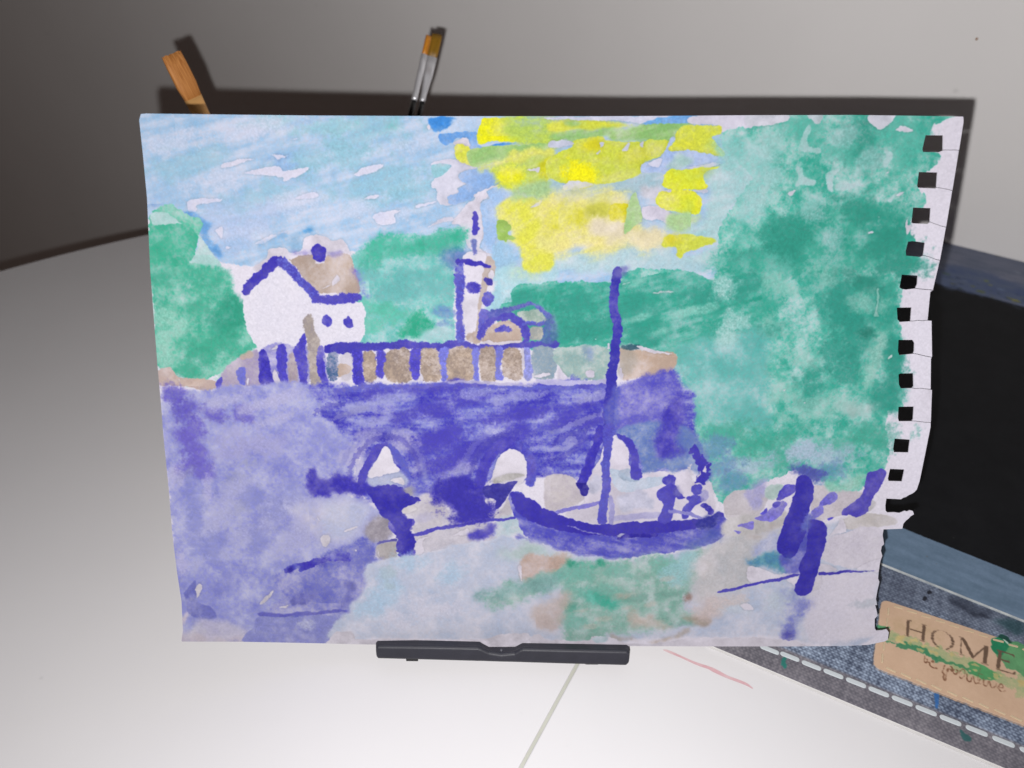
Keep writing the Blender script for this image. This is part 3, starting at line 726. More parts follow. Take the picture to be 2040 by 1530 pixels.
    LN("F 1420,450 1560,410 1680,375 1860,335 1960,400 2030,480", [70, 80, 60, 40, 60, 50], U2, (92, 100, 176), gran=.4, rough=2)
    LN("F 1760,545 1880,535 2040,515", [40, 36, 34], (92, 92, 180), U2, gran=.35)
    LN("F 2000,520 1990,620 1970,700", [60, 80, 80], (84, 130, 170), (90, 110, 176), gran=.4, soft=1.5)
    W("F 1490,590 1560,545 1640,580 1630,605 1520,622", U1, U2, gran=.4)
    W("F 1350,712 1440,690 1500,715 1640,690 1730,690 1720,705 1500,735", (222, 214, 226), **hard)
    W("G -40,480 40,500 40,700 -60,720", (92, 118, 176), a=.8, soft=3)
    # ---- violet bridge and bank
    W("Q 316,796 360,778 440,772 520,764 620,768 660,830 710,890 700,985 740,1000 780,1060 730,1120 720,1250 650,1290 355,1290 345,1150 335,1000", (178, 180, 222), (146, 148, 211), gran=.26, blot=.6, soft=2, dens=.10)
    W("Q 616,768 760,764 900,760 1050,765 1150,757 1240,766 1330,748 1352,762 1378,782 1385,860 1395,920 1350,940 1280,950 1265,965 1160,950 1120,955 1060,950 950,970 900,990 860,980 830,995 780,1000 730,990 700,975 725,930 705,885 655,832", (132, 136, 212), (86, 82, 190), gran=.3, blot=.8, ang=0, rough=2, soft=2.5)
    BL("F 900,1370 1200,1250 600,1430 1600,1440 1900,1360 400,1200 1000,1150", 260, 60, -6, (76, 68, 184), .75)
    BL("F 200,1340 500,1250 1300,1210 1700,1240 300,1470", 220, 50, -8, (170, 172, 220), .6)
    LN("F -50,1180 300,1130 700,1150 1100,1110 1500,1140 1900,1150 2300,1140", [60, 50, 45, 50, 35, 40, 50], (90, 84, 188), U2, gran=.35, a=.8, soft=1.4)
    LN("F 1050,1100 1300,1100 1800,1130", [30, 26, 26], (196, 190, 226), a=.8, soft=1.6)
    LN("G -100,1090 300,1110 560,1080", [50, 60, 50], (190, 186, 226), a=.9, soft=1.4)
    LN("G 0,1170 250,1150 530,1140", [50, 50, 50], U2, (96, 90, 190), gran=.3)
    W("G 640,1130 700,1090 1100,1010 1220,1060 1260,1400 1180,1560 640,1560", (124, 120, 204), (96, 92, 194), gran=.3, soft=2.5)
    W("G 1060,1380 1180,1250 1270,1240 1280,1330 1240,1560 1040,1560 1030,1480", U0, U1, soft=5)
    BL("G 200,1400 100,1500 350,1300 300,1480", 160, 45, -15, (80, 72, 186), .7)
    BL("G 300,1250 450,1230 520,1400", 120, 40, -20, (172, 172, 216), .6)
    BL("J 1000,100 1350,180 1000,350 800,180 1200,300 1700,60", 260, 90, -15, (78, 70, 186), .75)
    BL("J 640,160 740,400 560,110 1150,420 250,120 100,260", 130, 90, -30, (182, 178, 218), .65)
    BL("I 420,60 380,200 450,260 300,90 350,380 500,420", 90, 110, 40, (110, 98, 198), .7)
    BL("E 600,1330 500,1380 1100,1410 820,1400 400,1200", 120, 90, 20, (96, 84, 190), .65)
    BL("E 1300,1300 1500,1250 950,1280 1400,1450", 240, 60, -20, (184, 182, 220), .7)
    BL("I 800,250 1000,180 1200,150 700,130", 190, 110, -20, (170, 168, 214), .6)
    BL("I 950,340 820,500 300,470 860,800", 100, 60, -20, (150, 152, 186), .45)
    BL("I 850,620 700,880 1150,850 1400,1080 600,1000 500,1300 900,1100", 230, 120, -35, (180, 180, 218), .6)
    BL("I 420,700 430,880 450,1150 1040,1060 640,1150 1000,680 1350,660 1230,800", 100, 130, 15, (136, 140, 206), .6)
    BL("I 280,1320 300,500 560,620 220,500", 60, 130, 0, (190, 186, 224), .6)
    W("I 1400,640 1700,690 2040,720 2040,1000 1850,1000 1700,1150 1500,1080 1300,900", (202, 198, 218), (180, 182, 218), soft=11, gran=.25, a=.85)
    W("J -160,700 250,720 330,820 300,900 200,1000 50,1080 -160,1100", (200, 202, 222), (180, 188, 220), soft=9, a=.8)
    # strokes that follow the arches
    for t, c, al in (("J 40,620 90,380 230,180 420,90 600,130 720,300 760,470", (88, 82, 190), .5), ("J -40,520 40,290 200,110 380,30 560,40", (150, 150, 214), .4), ("J 110,600 170,400 300,240", (150, 150, 214), .35),
                     ("J 1230,560 1270,380 1380,180 1540,80 1720,60", (84, 78, 188), .55), ("J 1120,560 1170,360 1290,170 1450,50", (140, 140, 210), .35), ("J 700,180 780,330 800,520", (160, 160, 216), .4),
                     ("K 20,190 60,120 160,70 300,40 420,-30", (84, 78, 188), .6), ("K 30,200 110,220 180,190 220,140 170,120 110,170", (176, 176, 222), .6), ("K -20,60 120,10 300,-60 420,-120", (170, 172, 220), .5), ("K -10,330 120,290 240,200 330,80", (84, 78, 188), .55),
                     ("E 1780,1400 1900,1340 2060,1310", (84, 78, 188), .5), ("F -60,1450 100,1380 260,1350", (176, 176, 222), .5)):
        LN(t, [30, 60, 70, 60, 40], c, a=al, soft=1.7, gran=.3, dry=1.5)
    # arches
    LN("J 170,600 260,340 350,210 450,180", [70, 90, 80, 60], U1, (86, 80, 188), gran=.3, soft=1.2)
    LN("J 450,180 560,290 620,420 640,560", [50, 75, 75, 70], (104, 100, 200), U2, gran=.3, soft=1.2)
    W("J 215,600 260,495 590,430 620,560 480,530 540,595 250,570", (196, 200, 224), (180, 186, 216), soft=2)
    W("J 255,495 300,385 390,225 450,198 510,355 570,425 420,470", (232, 226, 238), **hard)
    W("J 470,515 560,485 590,500 604,558 540,540", (224, 218, 230), **hard)
    LN("J 1330,590 1370,410 1470,240 1600,150 1720,140", [90, 120, 120, 100, 90], U1, (72, 64, 182), soft=1.6)
    LN("J 1700,150 1810,250 1840,400 1820,560", [80, 80, 95, 90], U1, U2, gran=.25, soft=1.6)
    W("J 1370,590 1450,500 1520,300 1590,225 1645,208 1750,260 1790,350 1785,490 1690,565 1480,520", (232, 226, 238), **hard)
    W("J 1465,505 1520,480 1630,455 1780,462 1690,500 1600,520 1480,548", (196, 192, 192), **hard)
    # water with violet reflections
    W("I 1460,560 1480,500 1560,430 1700,470 1850,480 2040,560 2080,640 1850,660 1650,660 1510,640", U0, U1, rough=4, soft=3)
    W("J -60,500 150,500 240,560 220,640 0,640 -60,640", U0, U1, soft=5)
    W("J 240,600 340,570 480,570 560,580 620,650 770,720 720,765 600,770 580,840 690,900 680,930 500,900 400,870 330,800 310,680", U0, (66, 60, 176), rough=3.4, soft=1.9, gran=.24)
    W("J 380,800 580,840 690,905 670,1000 560,1000 480,960", U0, U1, rough=2, soft=1.6, gran=.2)
    W("J 580,640 640,570 720,580 690,650 640,670", (196, 190, 186), a=.8, soft=4)
    W("J 590,780 700,690 800,630 900,640 980,720 1010,800 1140,940 960,960 720,1010 670,980 690,900 590,830", (212, 206, 214), (190, 184, 196), soft=4, gran=.3)
    W("J 590,790 640,755 720,775 720,810 620,850 585,830", (224, 218, 222), **hard)
    W("J 880,620 1000,510 1200,480 1340,560 1400,640 1430,760 1490,900 1400,930 1150,940 1080,830 950,700", U0, U1, rough=4, soft=3)
    BL("J 1050,880 820,880", 120, 50, -15, (190, 186, 214), .6)
    W("J 1370,590 1540,540 1690,520 1680,565 1580,700 1500,800 1570,820 1460,872 1490,760 1490,700 1400,690", (64, 58, 160), (76, 74, 160), rough=1.8)
    W("J 1385,705 1475,715 1470,760 1445,780", WH, **hard); W("J 1420,840 1500,800 1530,820 1450,880", WH, **hard)
    W("J 1620,690 1640,870 1470,885 1560,780", (208, 202, 212), **hard)
    W("J 210,1010 330,870 430,880 510,1000 490,1080 350,1140 230,1110", (176, 168, 178), (152, 146, 158), soft=3, gran=.35)
    W("J 690,960 960,950 1400,930 1680,880 1690,930 1480,1090 1100,1160 800,1230 700,1250 720,1050", (212, 206, 216), (200, 196, 208), soft=1.4)
    W("J 1450,940 1690,890 1760,1040 1480,1085", (206, 212, 220), (184, 202, 212), soft=2.5)
    LN("J 700,1045 950,975 1200,940 1480,900 1690,872", [38, 42, 36, 32, 26], U1, (92, 86, 190), gran=.2)
    W("J 720,1100 890,1060 780,1100 800,1200 720,1225", WH, **hard); W("J 1080,1050 1210,975 1245,1040", WH, **hard)
    W("J 1240,1050 1330,985 1480,930 1450,1050 1360,1115 1250,1105", U1, (88, 82, 188), soft=3)
    W("J 340,1150 540,1115 535,1255 370,1285", (196, 190, 190), (178, 172, 174), **hard)
    W("J 350,1170 375,1280 355,1240", WH, **hard); W("J 530,1190 565,1240 530,1255", WH, **hard)
    LN("J 350,1140 440,1105 530,1095", 30, (104, 100, 180), soft=1.2)
    W("J 470,900 690,900 660,1010 722,1075 700,1150 732,1200 680,1250 570,1265 530,1160 550,1070 470,1000", U1, U0, rough=2.4, soft=1.2, gran=.2)
    W("J 250,600 480,570 570,590 640,660 760,720 700,750 600,765 585,850 690,905 670,1010 720,1080 690,1190 600,1255 550,1200 540,1060 480,920 380,850 320,740", U0, (68, 62, 176), rough=2.4, soft=1.3, gran=.2, dens=.08)
    BL("J 1150,690 1280,820 1040,620", 190, 120, -20, U0, .85)
    # ---- lower left
    W("M 980,460 1380,320 1600,240 1830,120 1960,330 1920,560 1780,700 1700,810 1500,870 1100,880 860,870 1050,700 1000,560", (152, 152, 208), (118, 120, 198), gran=.3, soft=3)
    W("M 1100,440 1130,385 1400,310 1600,230 1720,250 1740,340 1600,330 1450,355 1260,440 1240,400 1160,440", U2, U1, soft=1.3, gran=.2)
    W("M 1380,310 1480,260 1520,330 1420,350", U0, soft=4, a=.8)
    W("M 1100,440 1130,395 1180,400 1150,430", U0, soft=2, a=.9)
    W("M 1590,260 1720,310 1690,370 1600,370", U1, a=.6, soft=5)
    LN("M 1880,420 1930,350 2060,320", [40, 60, 40], U2, a=.8, soft=2)
    W("M 1170,720 1240,660 1430,630 1400,680 1220,745", (112, 112, 196), a=.8, soft=2)
    W("M 1690,540 1760,570 1765,680 1700,780 1600,800 1690,660", (122, 122, 200), a=.8, soft=2.5)
    LN("M 860,840 1100,850 1300,830 1500,820 1680,815", [60, 30, 40, 40, 20], (98, 96, 186), (112, 112, 194), soft=1.6)
    W("M 130,640 200,560 245,515 255,640 260,730 380,770 440,870 300,885 180,830 150,700", (126, 128, 196), (112, 114, 190), soft=1.6, a=.85)
    W("M 480,420 560,370 600,460 640,600 560,560 500,640 420,600", (142, 144, 206), (124, 126, 200), soft=5, a=.7)
    W("M 130,1000 300,900 640,950 740,1050 720,1120 100,1130", (204, 200, 216), (192, 188, 214), soft=5)
    W("M 100,1060 400,1050 720,1050 700,1130 100,1130", (222, 208, 216), soft=5, a=.7)
    W("M 110,880 180,800 170,860 130,930 120,1080 100,1080", (222, 208, 220), soft=2)
    W("M 725,1120 800,960 850,860 1100,875 1640,850 1590,980 1500,1140", (158, 160, 212), (142, 144, 206), rough=1.2, soft=1)
    W("M 1490,1140 1590,960 1650,900 1600,1010 1520,1140", (130, 132, 200), a=.7, soft=1.6)
    BL("M 1280,940", 110, 60, 0, (196, 198, 224), .7)
    for t in ("M 860,745 940,650 985,600 975,650 900,740", "M 1040,770 1140,755 1120,785", "M 1450,110 1520,70 1545,140 1490,190", "M 1680,30 1790,0 1800,10 1700,40", "I 1600,860 1640,920 1620,915", "M 1770,225 1795,215 1790,240", "M 240,600 270,540 300,580 260,680"):
        W(t, (222, 216, 228), **hard)
    # ---- boat and its people
    W("K 500,160 590,85 640,90 720,200 740,250 740,370 860,430 1080,420 1150,460 1300,400 1340,405 1350,540 1520,520 1565,830 1400,885 600,935 400,935 140,860 200,790 310,740 300,640 340,560 360,460 470,300", (229, 222, 238), **hard)
    W("K -60,470 200,485 250,580 300,720 100,780 -60,810", (206, 198, 202), (192, 184, 194), soft=1.5, gran=.3)
    W("K 640,60 850,-30 1250,-30 1420,180 1510,330 1490,520 1350,420 1300,400 1150,462 1080,420 860,430 830,250", (130, 150, 198), (106, 128, 190), soft=2.2, gran=.3)
    W("K 1110,-60 1260,-60 1210,150 1215,290 1000,320 1020,100", U1, (84, 78, 186), soft=5)
    W("K 560,440 640,425 780,500 1090,480 1070,560 800,622 640,600", (198, 208, 226), (186, 200, 220), rough=1.4, edge=.5)
    W("K 640,425 740,395 870,430 860,500 790,540 650,500", (172, 190, 214), a=.8, edge=.5)
    W("K 620,660 900,640 950,780 640,800", (210, 210, 232), soft=2)
    W("K 350,470 470,440 460,600 340,610", (206, 206, 228), soft=2)
    W("K 600,860 1000,815 1040,870 800,895 600,910", (190, 186, 226), soft=1.6)
    LN("K -60,845 100,815 250,785 460,735", [46, 44, 42, 40], (146, 140, 212), (134, 128, 208))
    W("K 550,690 590,690 595,920 545,930", (176, 172, 222), soft=1)
    LN("K 480,20 400,230 340,420 270,560", [110, 100, 95, 80], U1, (70, 62, 182), rough=2)
    W("K 235,540 340,560 345,650 300,665 270,610", (58, 50, 160))
    LN("K 640,75 740,150 790,250 795,370 830,500", [40, 80, 90, 90, 100], U1, (84, 78, 186), rough=2)
    LN("K 1370,180 1430,300 1460,420 1440,530", [80, 130, 130, 90], U0, U1, rough=5, soft=1)
    for t in ("K 1330,410 1350,340 1360,520", "K 1400,480 1420,400 1425,470", "K 1475,420 1500,330 1500,440", "K 1380,440 1390,420 1390,500"): W(t, WH, rough=4, soft=.6)
    W("Q 1015,983 1040,984 1075,1018 1105,1036 1150,1046 1250,1050 1330,1046 1400,1040 1432,1020 1452,1040 1449,1062 1420,1082 1380,1096 1300,1102 1260,1110 1180,1106 1110,1093 1060,1076 1038,1050 1022,1020", (122, 122, 204), (88, 86, 192), gran=.25, ang=8, rough=2)
    W("K 1450,1010 1620,940 1720,960 1640,1080 1400,1170 1200,1200 1300,1090", (92, 112, 188), soft=6, a=.6)
    LN("K -330,1050 -120,1150 100,1200 500,1260 900,1220", [40, 60, 50, 36, 30], (78, 74, 186), U2, a=.8, soft=2)
    W("Q 1014,982 1038,984 1100,1020 1180,1042 1260,1040 1300,1036 1340,1038 1400,1032 1434,1020 1442,1028 1400,1048 1320,1062 1262,1068 1190,1066 1100,1052 1040,1026", U0, (70, 62, 178), rough=1.8, dens=.05)
    W("K 620,1090 660,1050 720,1040 1000,1030 1000,1060 760,1070", (66, 58, 176), rough=1.6)
    W("K 620,1050 720,1030 690,1045 640,1070", (190, 188, 226), **hard)
    W("K 1410,890 1600,840 1650,870 1550,960 1420,1000", (66, 70, 166), a=.85, soft=2)
    LN("K 150,960 300,1010 520,1050", [10, 16, 8], (170, 168, 222), a=.8)
    # figures in the boat
    W("K 1070,520 1090,480 1150,468 1195,490 1190,540 1165,580 1120,580 1085,550", U1, (86, 80, 186))
    W("K 1010,690 1020,620 1100,565 1180,560 1240,650 1295,690 1220,700 1190,690 1160,870 1110,935 1020,910 1060,800 1060,730", U1, (90, 86, 192), rough=1.2, dens=.06)
    W("K 1180,560 1230,620 1240,660 1180,650", (140, 136, 210), a=.7, soft=2)
    W("K 1350,600 1380,560 1440,565 1455,610 1440,660 1390,670 1360,650", (92, 88, 192), U1, dens=.06)
    W("K 1300,680 1400,660 1475,690 1420,745 1360,790 1310,885 1260,880 1270,780 1330,725", (92, 88, 192), U1, rough=1.2, dens=.06)
    W("K 1455,600 1500,620 1510,690 1440,720", (176, 172, 222), a=.8, soft=1.5)
    W("K 1420,755 1480,738 1562,790 1555,832 1510,842 1480,790", U1)
    LN("K 1140,820 1260,830 1430,880", [36, 40, 30], (138, 134, 210))
    # mast
    LN("Q 1229,534 1227,550 1223,600 1229,648 1222,720 1214,790 1212,860", [14, 20, 22, 23, 22, 23, 20], (76, 70, 180), (66, 62, 172), rough=2, gran=.25)
    LN("G 600,1150 580,1530", [110, 90], (86, 92, 186), (96, 104, 190), gran=.4, soft=2, a=.7)
    LN("K 555,-20 535,160 510,380 520,560 490,800 485,930", [100, 95, 85, 90, 95, 100], (84, 78, 188), U2, gran=.2, rough=1.6)
    W("G 580,70 620,10 760,-20 690,60 660,70", (132, 128, 202), a=.75, soft=2)
    # ---- bottom water
    W("Q 735,1122 800,1108 1000,1072 1060,1080 1110,1096 1200,1112 1300,1112 1420,1088 1480,1062 1560,1050 1745,1056 1735,1272 1500,1268 1250,1275 1000,1278 740,1270 650,1272 700,1210 725,1170", (210, 211, 227), (190, 198, 220), gran=.2, soft=2)
    BL("N 300,650 550,330 950,450 200,800 400,550", 140, 110, 0, (172, 202, 228), .6)
    BL("N 650,700 750,820 1000,800 500,950 450,850", 170, 80, 0, (214, 212, 228), .6)
    BL("N 350,450 350,560", 80, 60, 0, (178, 196, 206), .6)
    W("N 1400,300 1650,180 1760,130 1900,200 2000,250 1850,300 1600,320", (188, 208, 208), soft=6)
    W("O -200,560 0,500 340,330 500,310 800,330 1400,300 1700,220 1780,300 1620,500 1560,660 1500,780 1700,820 1620,960 1200,1000 800,1070 400,1090 320,950 370,850 330,750 460,700 340,590 100,640 -300,820 -420,700", (172, 198, 193), (142, 182, 172), gran=.24, soft=5)
    W("N 1220,720 1240,660 1500,540 1700,500 2040,400 2040,560 1600,680 1400,700", (140, 184, 182), soft=6, a=.85)
    BL("O 500,450 350,450 450,620 900,450 700,700 450,900 1350,350 700,620", 190, 80, 5, (112, 178, 164), .55)
    W("O 310,305 500,330 760,325 740,365 520,380 360,350", (72, 172, 146), soft=3)
    W("O 560,580 620,640 700,690 1020,680 860,725 820,800 680,780 590,700", (66, 178, 154), soft=4, a=.85)
    W("O 580,620 640,620 680,740 640,750", (120, 214, 196), a=.7, soft=3)
    W("O 330,740 420,725 460,770 400,830 340,820", (92, 176, 158), a=.7, soft=4)
    BL("O 1450,450 1600,330", 150, 110, 0, (156, 200, 208), .7)
    BL("O 1100,680 1400,640 1500,930 1300,900", 170, 45, -8, (116, 164, 152), .55)
    W("N 1690,290 1900,260 2100,270 2100,350 1900,420 1650,505 1640,370", (200, 180, 170), (188, 166, 154), soft=3.5, gran=.2, a=.85)
    W("O -60,280 310,285 390,350 200,420 -60,520", (200, 178, 170), (188, 166, 156), soft=2.5, gran=.25)
    W("N 1600,380 1640,370 1640,520 1620,460", WH, **hard)
    W("O 130,680 330,590 465,700 340,740 365,900 240,950 40,930 60,760", (204, 188, 182), (194, 176, 170), soft=6, gran=.2, a=.8)
    W("O 800,640 1000,620 1050,660 850,670", (196, 184, 172), a=.8, soft=3)
    BL("O 520,810 970,780 740,890 600,960 1170,750 1080,900 1330,500", 70, 28, -8, (200, 190, 182), .45)
    W("O 1000,850 1250,880 1400,960 1200,980 1000,940", (212, 198, 190), a=.8, soft=4)
    W("O 1500,700 1570,650 1585,720 1520,745", (150, 112, 98), a=.8, soft=3)
    W("O 1480,860 1690,840 1760,900 1600,930", (186, 164, 150), a=.8, soft=3)
    W("O 1600,580 1860,640 1870,870 1750,880 1680,780 1580,720", (210, 194, 192), soft=7, a=.75)
    W("O 810,1020 900,1060 1000,1080 1190,1110 1300,1060 1480,1020 1520,960 1560,1010 1400,1080 1200,1120 1000,1110 860,1090", (164, 148, 132), (188, 170, 154), soft=2, a=.6)
    W("O 1700,250 2040,100 2100,300 2100,600 1800,560 1640,500", (208, 204, 206), (196, 192, 196), soft=6)
    # ---- right foreground
    W("L 0,960 200,880 400,830 660,800 640,900 480,1040 330,1100 370,1140 400,1260 140,1345 -60,1420 -60,1000", (208, 203, 206), (192, 192, 198), soft=7)
    W("L 180,600 290,505 490,540 520,610 420,740 200,745", (210, 203, 208), (196, 190, 198), soft=1.4)
    W("L 350,520 470,430 560,420 490,550 480,640 380,640", (182, 178, 216), (166, 164, 212), soft=3, a=.85)
    W("L 510,500 600,470 660,480 590,590 520,590", (196, 218, 216), soft=1.6)
    W("L 200,720 420,730 640,680 700,720 640,800 480,850 300,880 160,880", (212, 208, 210), soft=2)
    W("L 240,960 330,880 520,830 640,780 640,810 500,880 330,950", (190, 180, 178), a=.7, soft=3)
    W("L 470,880 640,830 610,1010 400,1050", (186, 190, 218), (172, 178, 212), soft=4)
    W("L 330,1090 400,1060 480,1040 620,1040 720,1190 640,1190 500,1160", (106, 166, 182), (90, 140, 180), soft=3)
    W("L 890,485 1050,495 1350,560 1200,650 1140,710 900,740", (208, 200, 206), (200, 192, 202), soft=1.3)
    W("L 1000,450 1150,440 1330,380 1300,470 1200,520 1000,500", (130, 198, 176), (150, 208, 192), soft=2.5)
    W("L 1310,560 1400,600 1400,640 1310,700", (212, 208, 214), soft=1.6)
    W("L 1130,760 1280,700 1560,740 1550,800 1270,830 1160,830", (212, 206, 208), (198, 192, 192), soft=1.4)
    W("L 990,940 1060,880 1160,860 1300,810 1460,850 1450,1080 1250,1150 1100,1130 950,1060", (220, 214, 225), (211, 205, 219), soft=1.4, edge=.4)
    W("L 960,1210 1400,1185 1440,1260 1420,1480 1440,1700 1250,1760 900,1760 830,1550 830,1380", (224, 218, 230), (216, 211, 226), soft=4)
    BL("L 1300,1440", 120, 40, -5, (186, 192, 204), .6)
    BL("L 600,1400 250,1450 700,1380", 160, 70, -5, (196, 206, 218), .6)
    BL("P 150,720 330,700 30,830", 140, 70, 0, (212, 196, 194), .55)
    W("P 360,745 450,740 480,800 400,790", WH, **hard)
    W("L 1010,900 1100,790 1130,740 1165,850 1060,870", WH, **hard)
    W("L 370,1135 520,1165 640,1205 770,1160 772,1205 400,1265", WH, **hard)
    W("L 900,1260 930,1112 1080,1150 1085,1170 960,1200 970,1290 870,1340", WH, **hard)
    W("L 690,1240 770,1210 760,1300 720,1270", WH, **hard)
    W("L 1250,1150 1440,1075 1440,1180 1330,1165", WH, **hard)
    W("P 730,620 860,600 960,690 960,850 890,1000 860,1075 740,1075 800,900 780,740", (140, 146, 206), (122, 126, 200), soft=8, a=.85)
    W("P 770,1010 860,1000 850,1060 790,1070", (92, 88, 190), soft=4, a=.8)
    W("P 560,560 800,560 900,640 700,660", (176, 188, 214), soft=6, a=.7)
    for t, c in (("L 420,745 520,690 620,600 680,625 640,700 560,772", (112, 104, 200)), ("L 555,640 610,608 625,640 585,665", U0), ("L 470,705 520,660 528,690 485,712", U1), ("L 600,590 650,490 690,468 765,480 730,545 640,590", U1),
                 ("L 240,842 320,850 290,876", (112, 106, 198)), ("L 275,805 400,768 412,800 395,832", (118, 110, 200)), ("L 945,640 1010,540 1070,530 1085,570 1065,612 1000,640", (108, 102, 198)), ("L 890,680 970,645 982,700 920,745 890,730", (104, 98, 198)), ("L 1010,745 1030,735 1066,738 1022,760", U1)):
        W(t, c, tuple(min(255, q + 30) for q in c), rough=1.3, soft=.9)
    W("L 1330,420 1345,375 1400,362 1465,345 1492,385 1440,500 1375,590 1340,690 1250,735 1200,710 1150,720 1128,690 1160,660 1200,620 1290,540", (80, 70, 182), (94, 86, 188), rough=1.4)
    BL("L 840,370 800,350 890,380", 100, 55, 10, (84, 92, 176), .8)
    W("L 700,760 900,720 960,900 880,1150 780,1180 680,1160 640,1060", (112, 112, 198), (96, 98, 190), soft=2)
    W("L 770,400 860,408 900,500 895,580 870,650 850,740 835,860 790,970 720,1060 650,1050 600,1000 620,900 640,820 690,680 740,550", U0, (68, 62, 176), rough=1.2, soft=1.2, dens=.06)
    W("L 858,760 980,768 1005,870 970,1050 905,1250 890,1320 830,1372 770,1362 752,1310 785,1200 780,1130 830,1020 850,880", U0, (66, 60, 176), rough=1.2, soft=1.2, dens=.06)
    W("L 800,690 860,700 865,790 830,860 790,840", (112, 128, 200), (100, 112, 194), soft=3, a=.8)
    W("L 620,1060 700,1040 770,1130 660,1180", (84, 110, 178), soft=6, a=.7)
    LN("L 145,1335 400,1280 600,1240 772,1200", [26, 24, 28, 26], U1, (96, 92, 190), rough=1)
    LN("L 948,1192 1050,1190 1150,1178 1250,1175 1392,1174", [30, 26, 24, 14, 8], U1, rough=1)
    # bare paper along the bottom
    for t in ("N 1220,1110 1260,1085 1540,1030 1690,1030 1720,1062 1750,1060 1830,1038 1850,1085 2060,1090 2060,1160 1200,1160", "N -40,1090 200,1085 800,1080 1200,1095 1240,1130 -40,1160",
              "O -40,1120 100,1040 200,1095 440,1100 620,1090 640,1060 810,1060 900,1105 1000,1120 1200,1130 1300,1110 1500,1080 1720,1070 2100,1080 2100,1180 -40,1180", "P 60,1090 400,1065 700,1080 900,1095 900,1180 60,1180", "M 1540,1070 1600,1010 1700,1005 1770,1050 1790,1085 2060,1100 2060,1180 1500,1180"):
        W(t, (228, 222, 234), rough=1.6, soft=.9)
    W("O 640,1060 780,1060 760,1115 650,1110", (196, 214, 224), soft=1.5)
    # paper tooth over everything
    cv.a *= (1 + (0.010 * cv.gran + 0.007 * cv.gran2)[..., None] * (1 + 1.4 * np.clip((232 - cv.a.min(2)) / 90, 0, 1))[..., None])
    return cv.to_image("watercolour", PAPER_SCALE)

PAPER_SCALE = 0.49
paint_m = image_mat("watercolour_on_paper", build_painting(), 0.85, 0.12, bump=0.07, bscale=1800)
paper_m = mat("paper", (176, 172, 181), 0.85, 0, 0.12, var=0.03, vscale=300, bump=0.2, bscale=1500)

edge_txt = ["A 100,35", "A 150,30", "Q 600,230", "Q 900,231.5", "Q 1200,231.5", "Q 1300,231", "Q 1500,229.5", "Q 1700,229", "Q 1850,231", "D 2035,60", "D 2038,110"]
# each tab of the perforated edge: outer points down to its slit, then slit inner point, then the hole round from its lower right corner
tabs = [("D 1995,384", "D 1838,384", "D 1832,385 1840,240 1670,240 1640,370 1645,402 1800,405"),
        ("D 1930,775", "D 1775,745", "D 1780,742 1785,600 1605,595 1588,735 1600,748 1762,756"),
        ("D 1869,1130", "D 1712,1078", "D 1718,1084 1720,945 1550,940 1533,1085 1545,1092 1690,1099"),
        ("D 1810,1450", "D 1648,1402", "D 1652,1405 1665,1280 1545,1264 1500,1270 1478,1360 1482,1405 1620,1418"),
        ("H 1741,208", "H 1572,190", "H 1562,198 1590,150 1595,68 1440,58 1418,182 1440,198 1480,204"),
        ("H 1690,500", "H 1525,508", "H 1520,513 1535,376 1392,378 1398,490 1420,517"),
        ("H 1733,858", "H 1552,822", "H 1545,832 1560,800 1563,720 1545,690 1408,690 1402,800 1415,838"),
        ("H 1719,1168", "H 1540,1155", "H 1535,1158 1555,1140 1552,1013 1425,1015 1408,1025 1412,1120 1430,1160"),
        ("H 1721,1490", "H 1540,1474", "H 1535,1480 1550,1460 1557,1335 1408,1337 1403,1450 1412,1478")]
outer = {5: "H 1752,204 1716,226", 6: "H 1728,506", 7: "H 1722,872", 8: "H 1732,1176"}
out = []
for t in edge_txt: out += px(t)
slit_pts = []
for i, (e, s, h) in enumerate(tabs):
    if i in outer: out += px(outer[i])
    (ex, ey), = px(e); (sx, sy), = px(s)
    g = 0.55
    jag = [(ex + (sx - ex) * t, ey + (sy - ey) * t + random.uniform(-.8, .8)) for t in (0.3, 0.55, 0.8)]
    out += [(ex, ey - g)] + [(a, b - g) for a, b in jag] + [(sx, sy - g)]
    hp = px(h)
    out += hp[1:] + [hp[0]] if False else hp[1:]
    out += [(sx, sy + g)] + [(a, b + g) for a, b in jag[::-1]] + [(ex - 0.5, ey + g)]
    slit_pts.append(ey)
tail = ["L 1852,0", "L 1800,260", "L 1763,440", "L 1740,510", "L 1722,530", "L 1700,545", "L 1675,556", "L 1650,572", "L 1628,578", "L 1612,590", "L 1492,584", "L 1484,640", "L 1486,682", "L 1500,698", "L 1560,696", "L 1600,702", "L 1622,694", "L 1642,684", "L 1662,690", "L 1685,680",
        "L 1707,686", "L 1717,712", "L 1690,728", "L 1672,748", "L 1650,765", "L 1630,790", "L 1622,830", "L 1470,835", "L 1462,880", "L 1474,955", "L 1455,972", "L 1448,1010", "L 1460,1050", "L 1446,1085", "L 1440,1110", "L 1430,1180", "L 1425,1235", "L 1436,1262", "L 1420,1330", "L 1408,1400", "L 1418,1450",
        "P 1668,755", "P 1678,790", "P 1692,855", "P 1664,888", "P 1664,978", "P 1680,1004", "P 1740,1000", "P 1780,990", "P 1800,1020", "P 1790,1092", "P 1755,1108", "P 1600,1140", "P 1400,1150", "P 900,1155", "P 100,1155",
        "Q 1256,1287", "Q 1236,1291", "Q 1000,1290", "Q 770,1289", "Q 748,1284", "M 1880,1136", "M 1500,1126", "M 700,1110", "M 112,1108", "M 105,1098", "M 118,1000", "M 105,720", "M 62,440", "M 15,60", "I 180,650", "I 120,50", "E 302,1400", "E 262,950", "E 215,350", "E 190,0", "A 160,850", "A 120,430", "A 84,90"]
for t in tail: out += px(t)
outline = np.array([to_sheet(x, y) for x, y in out])
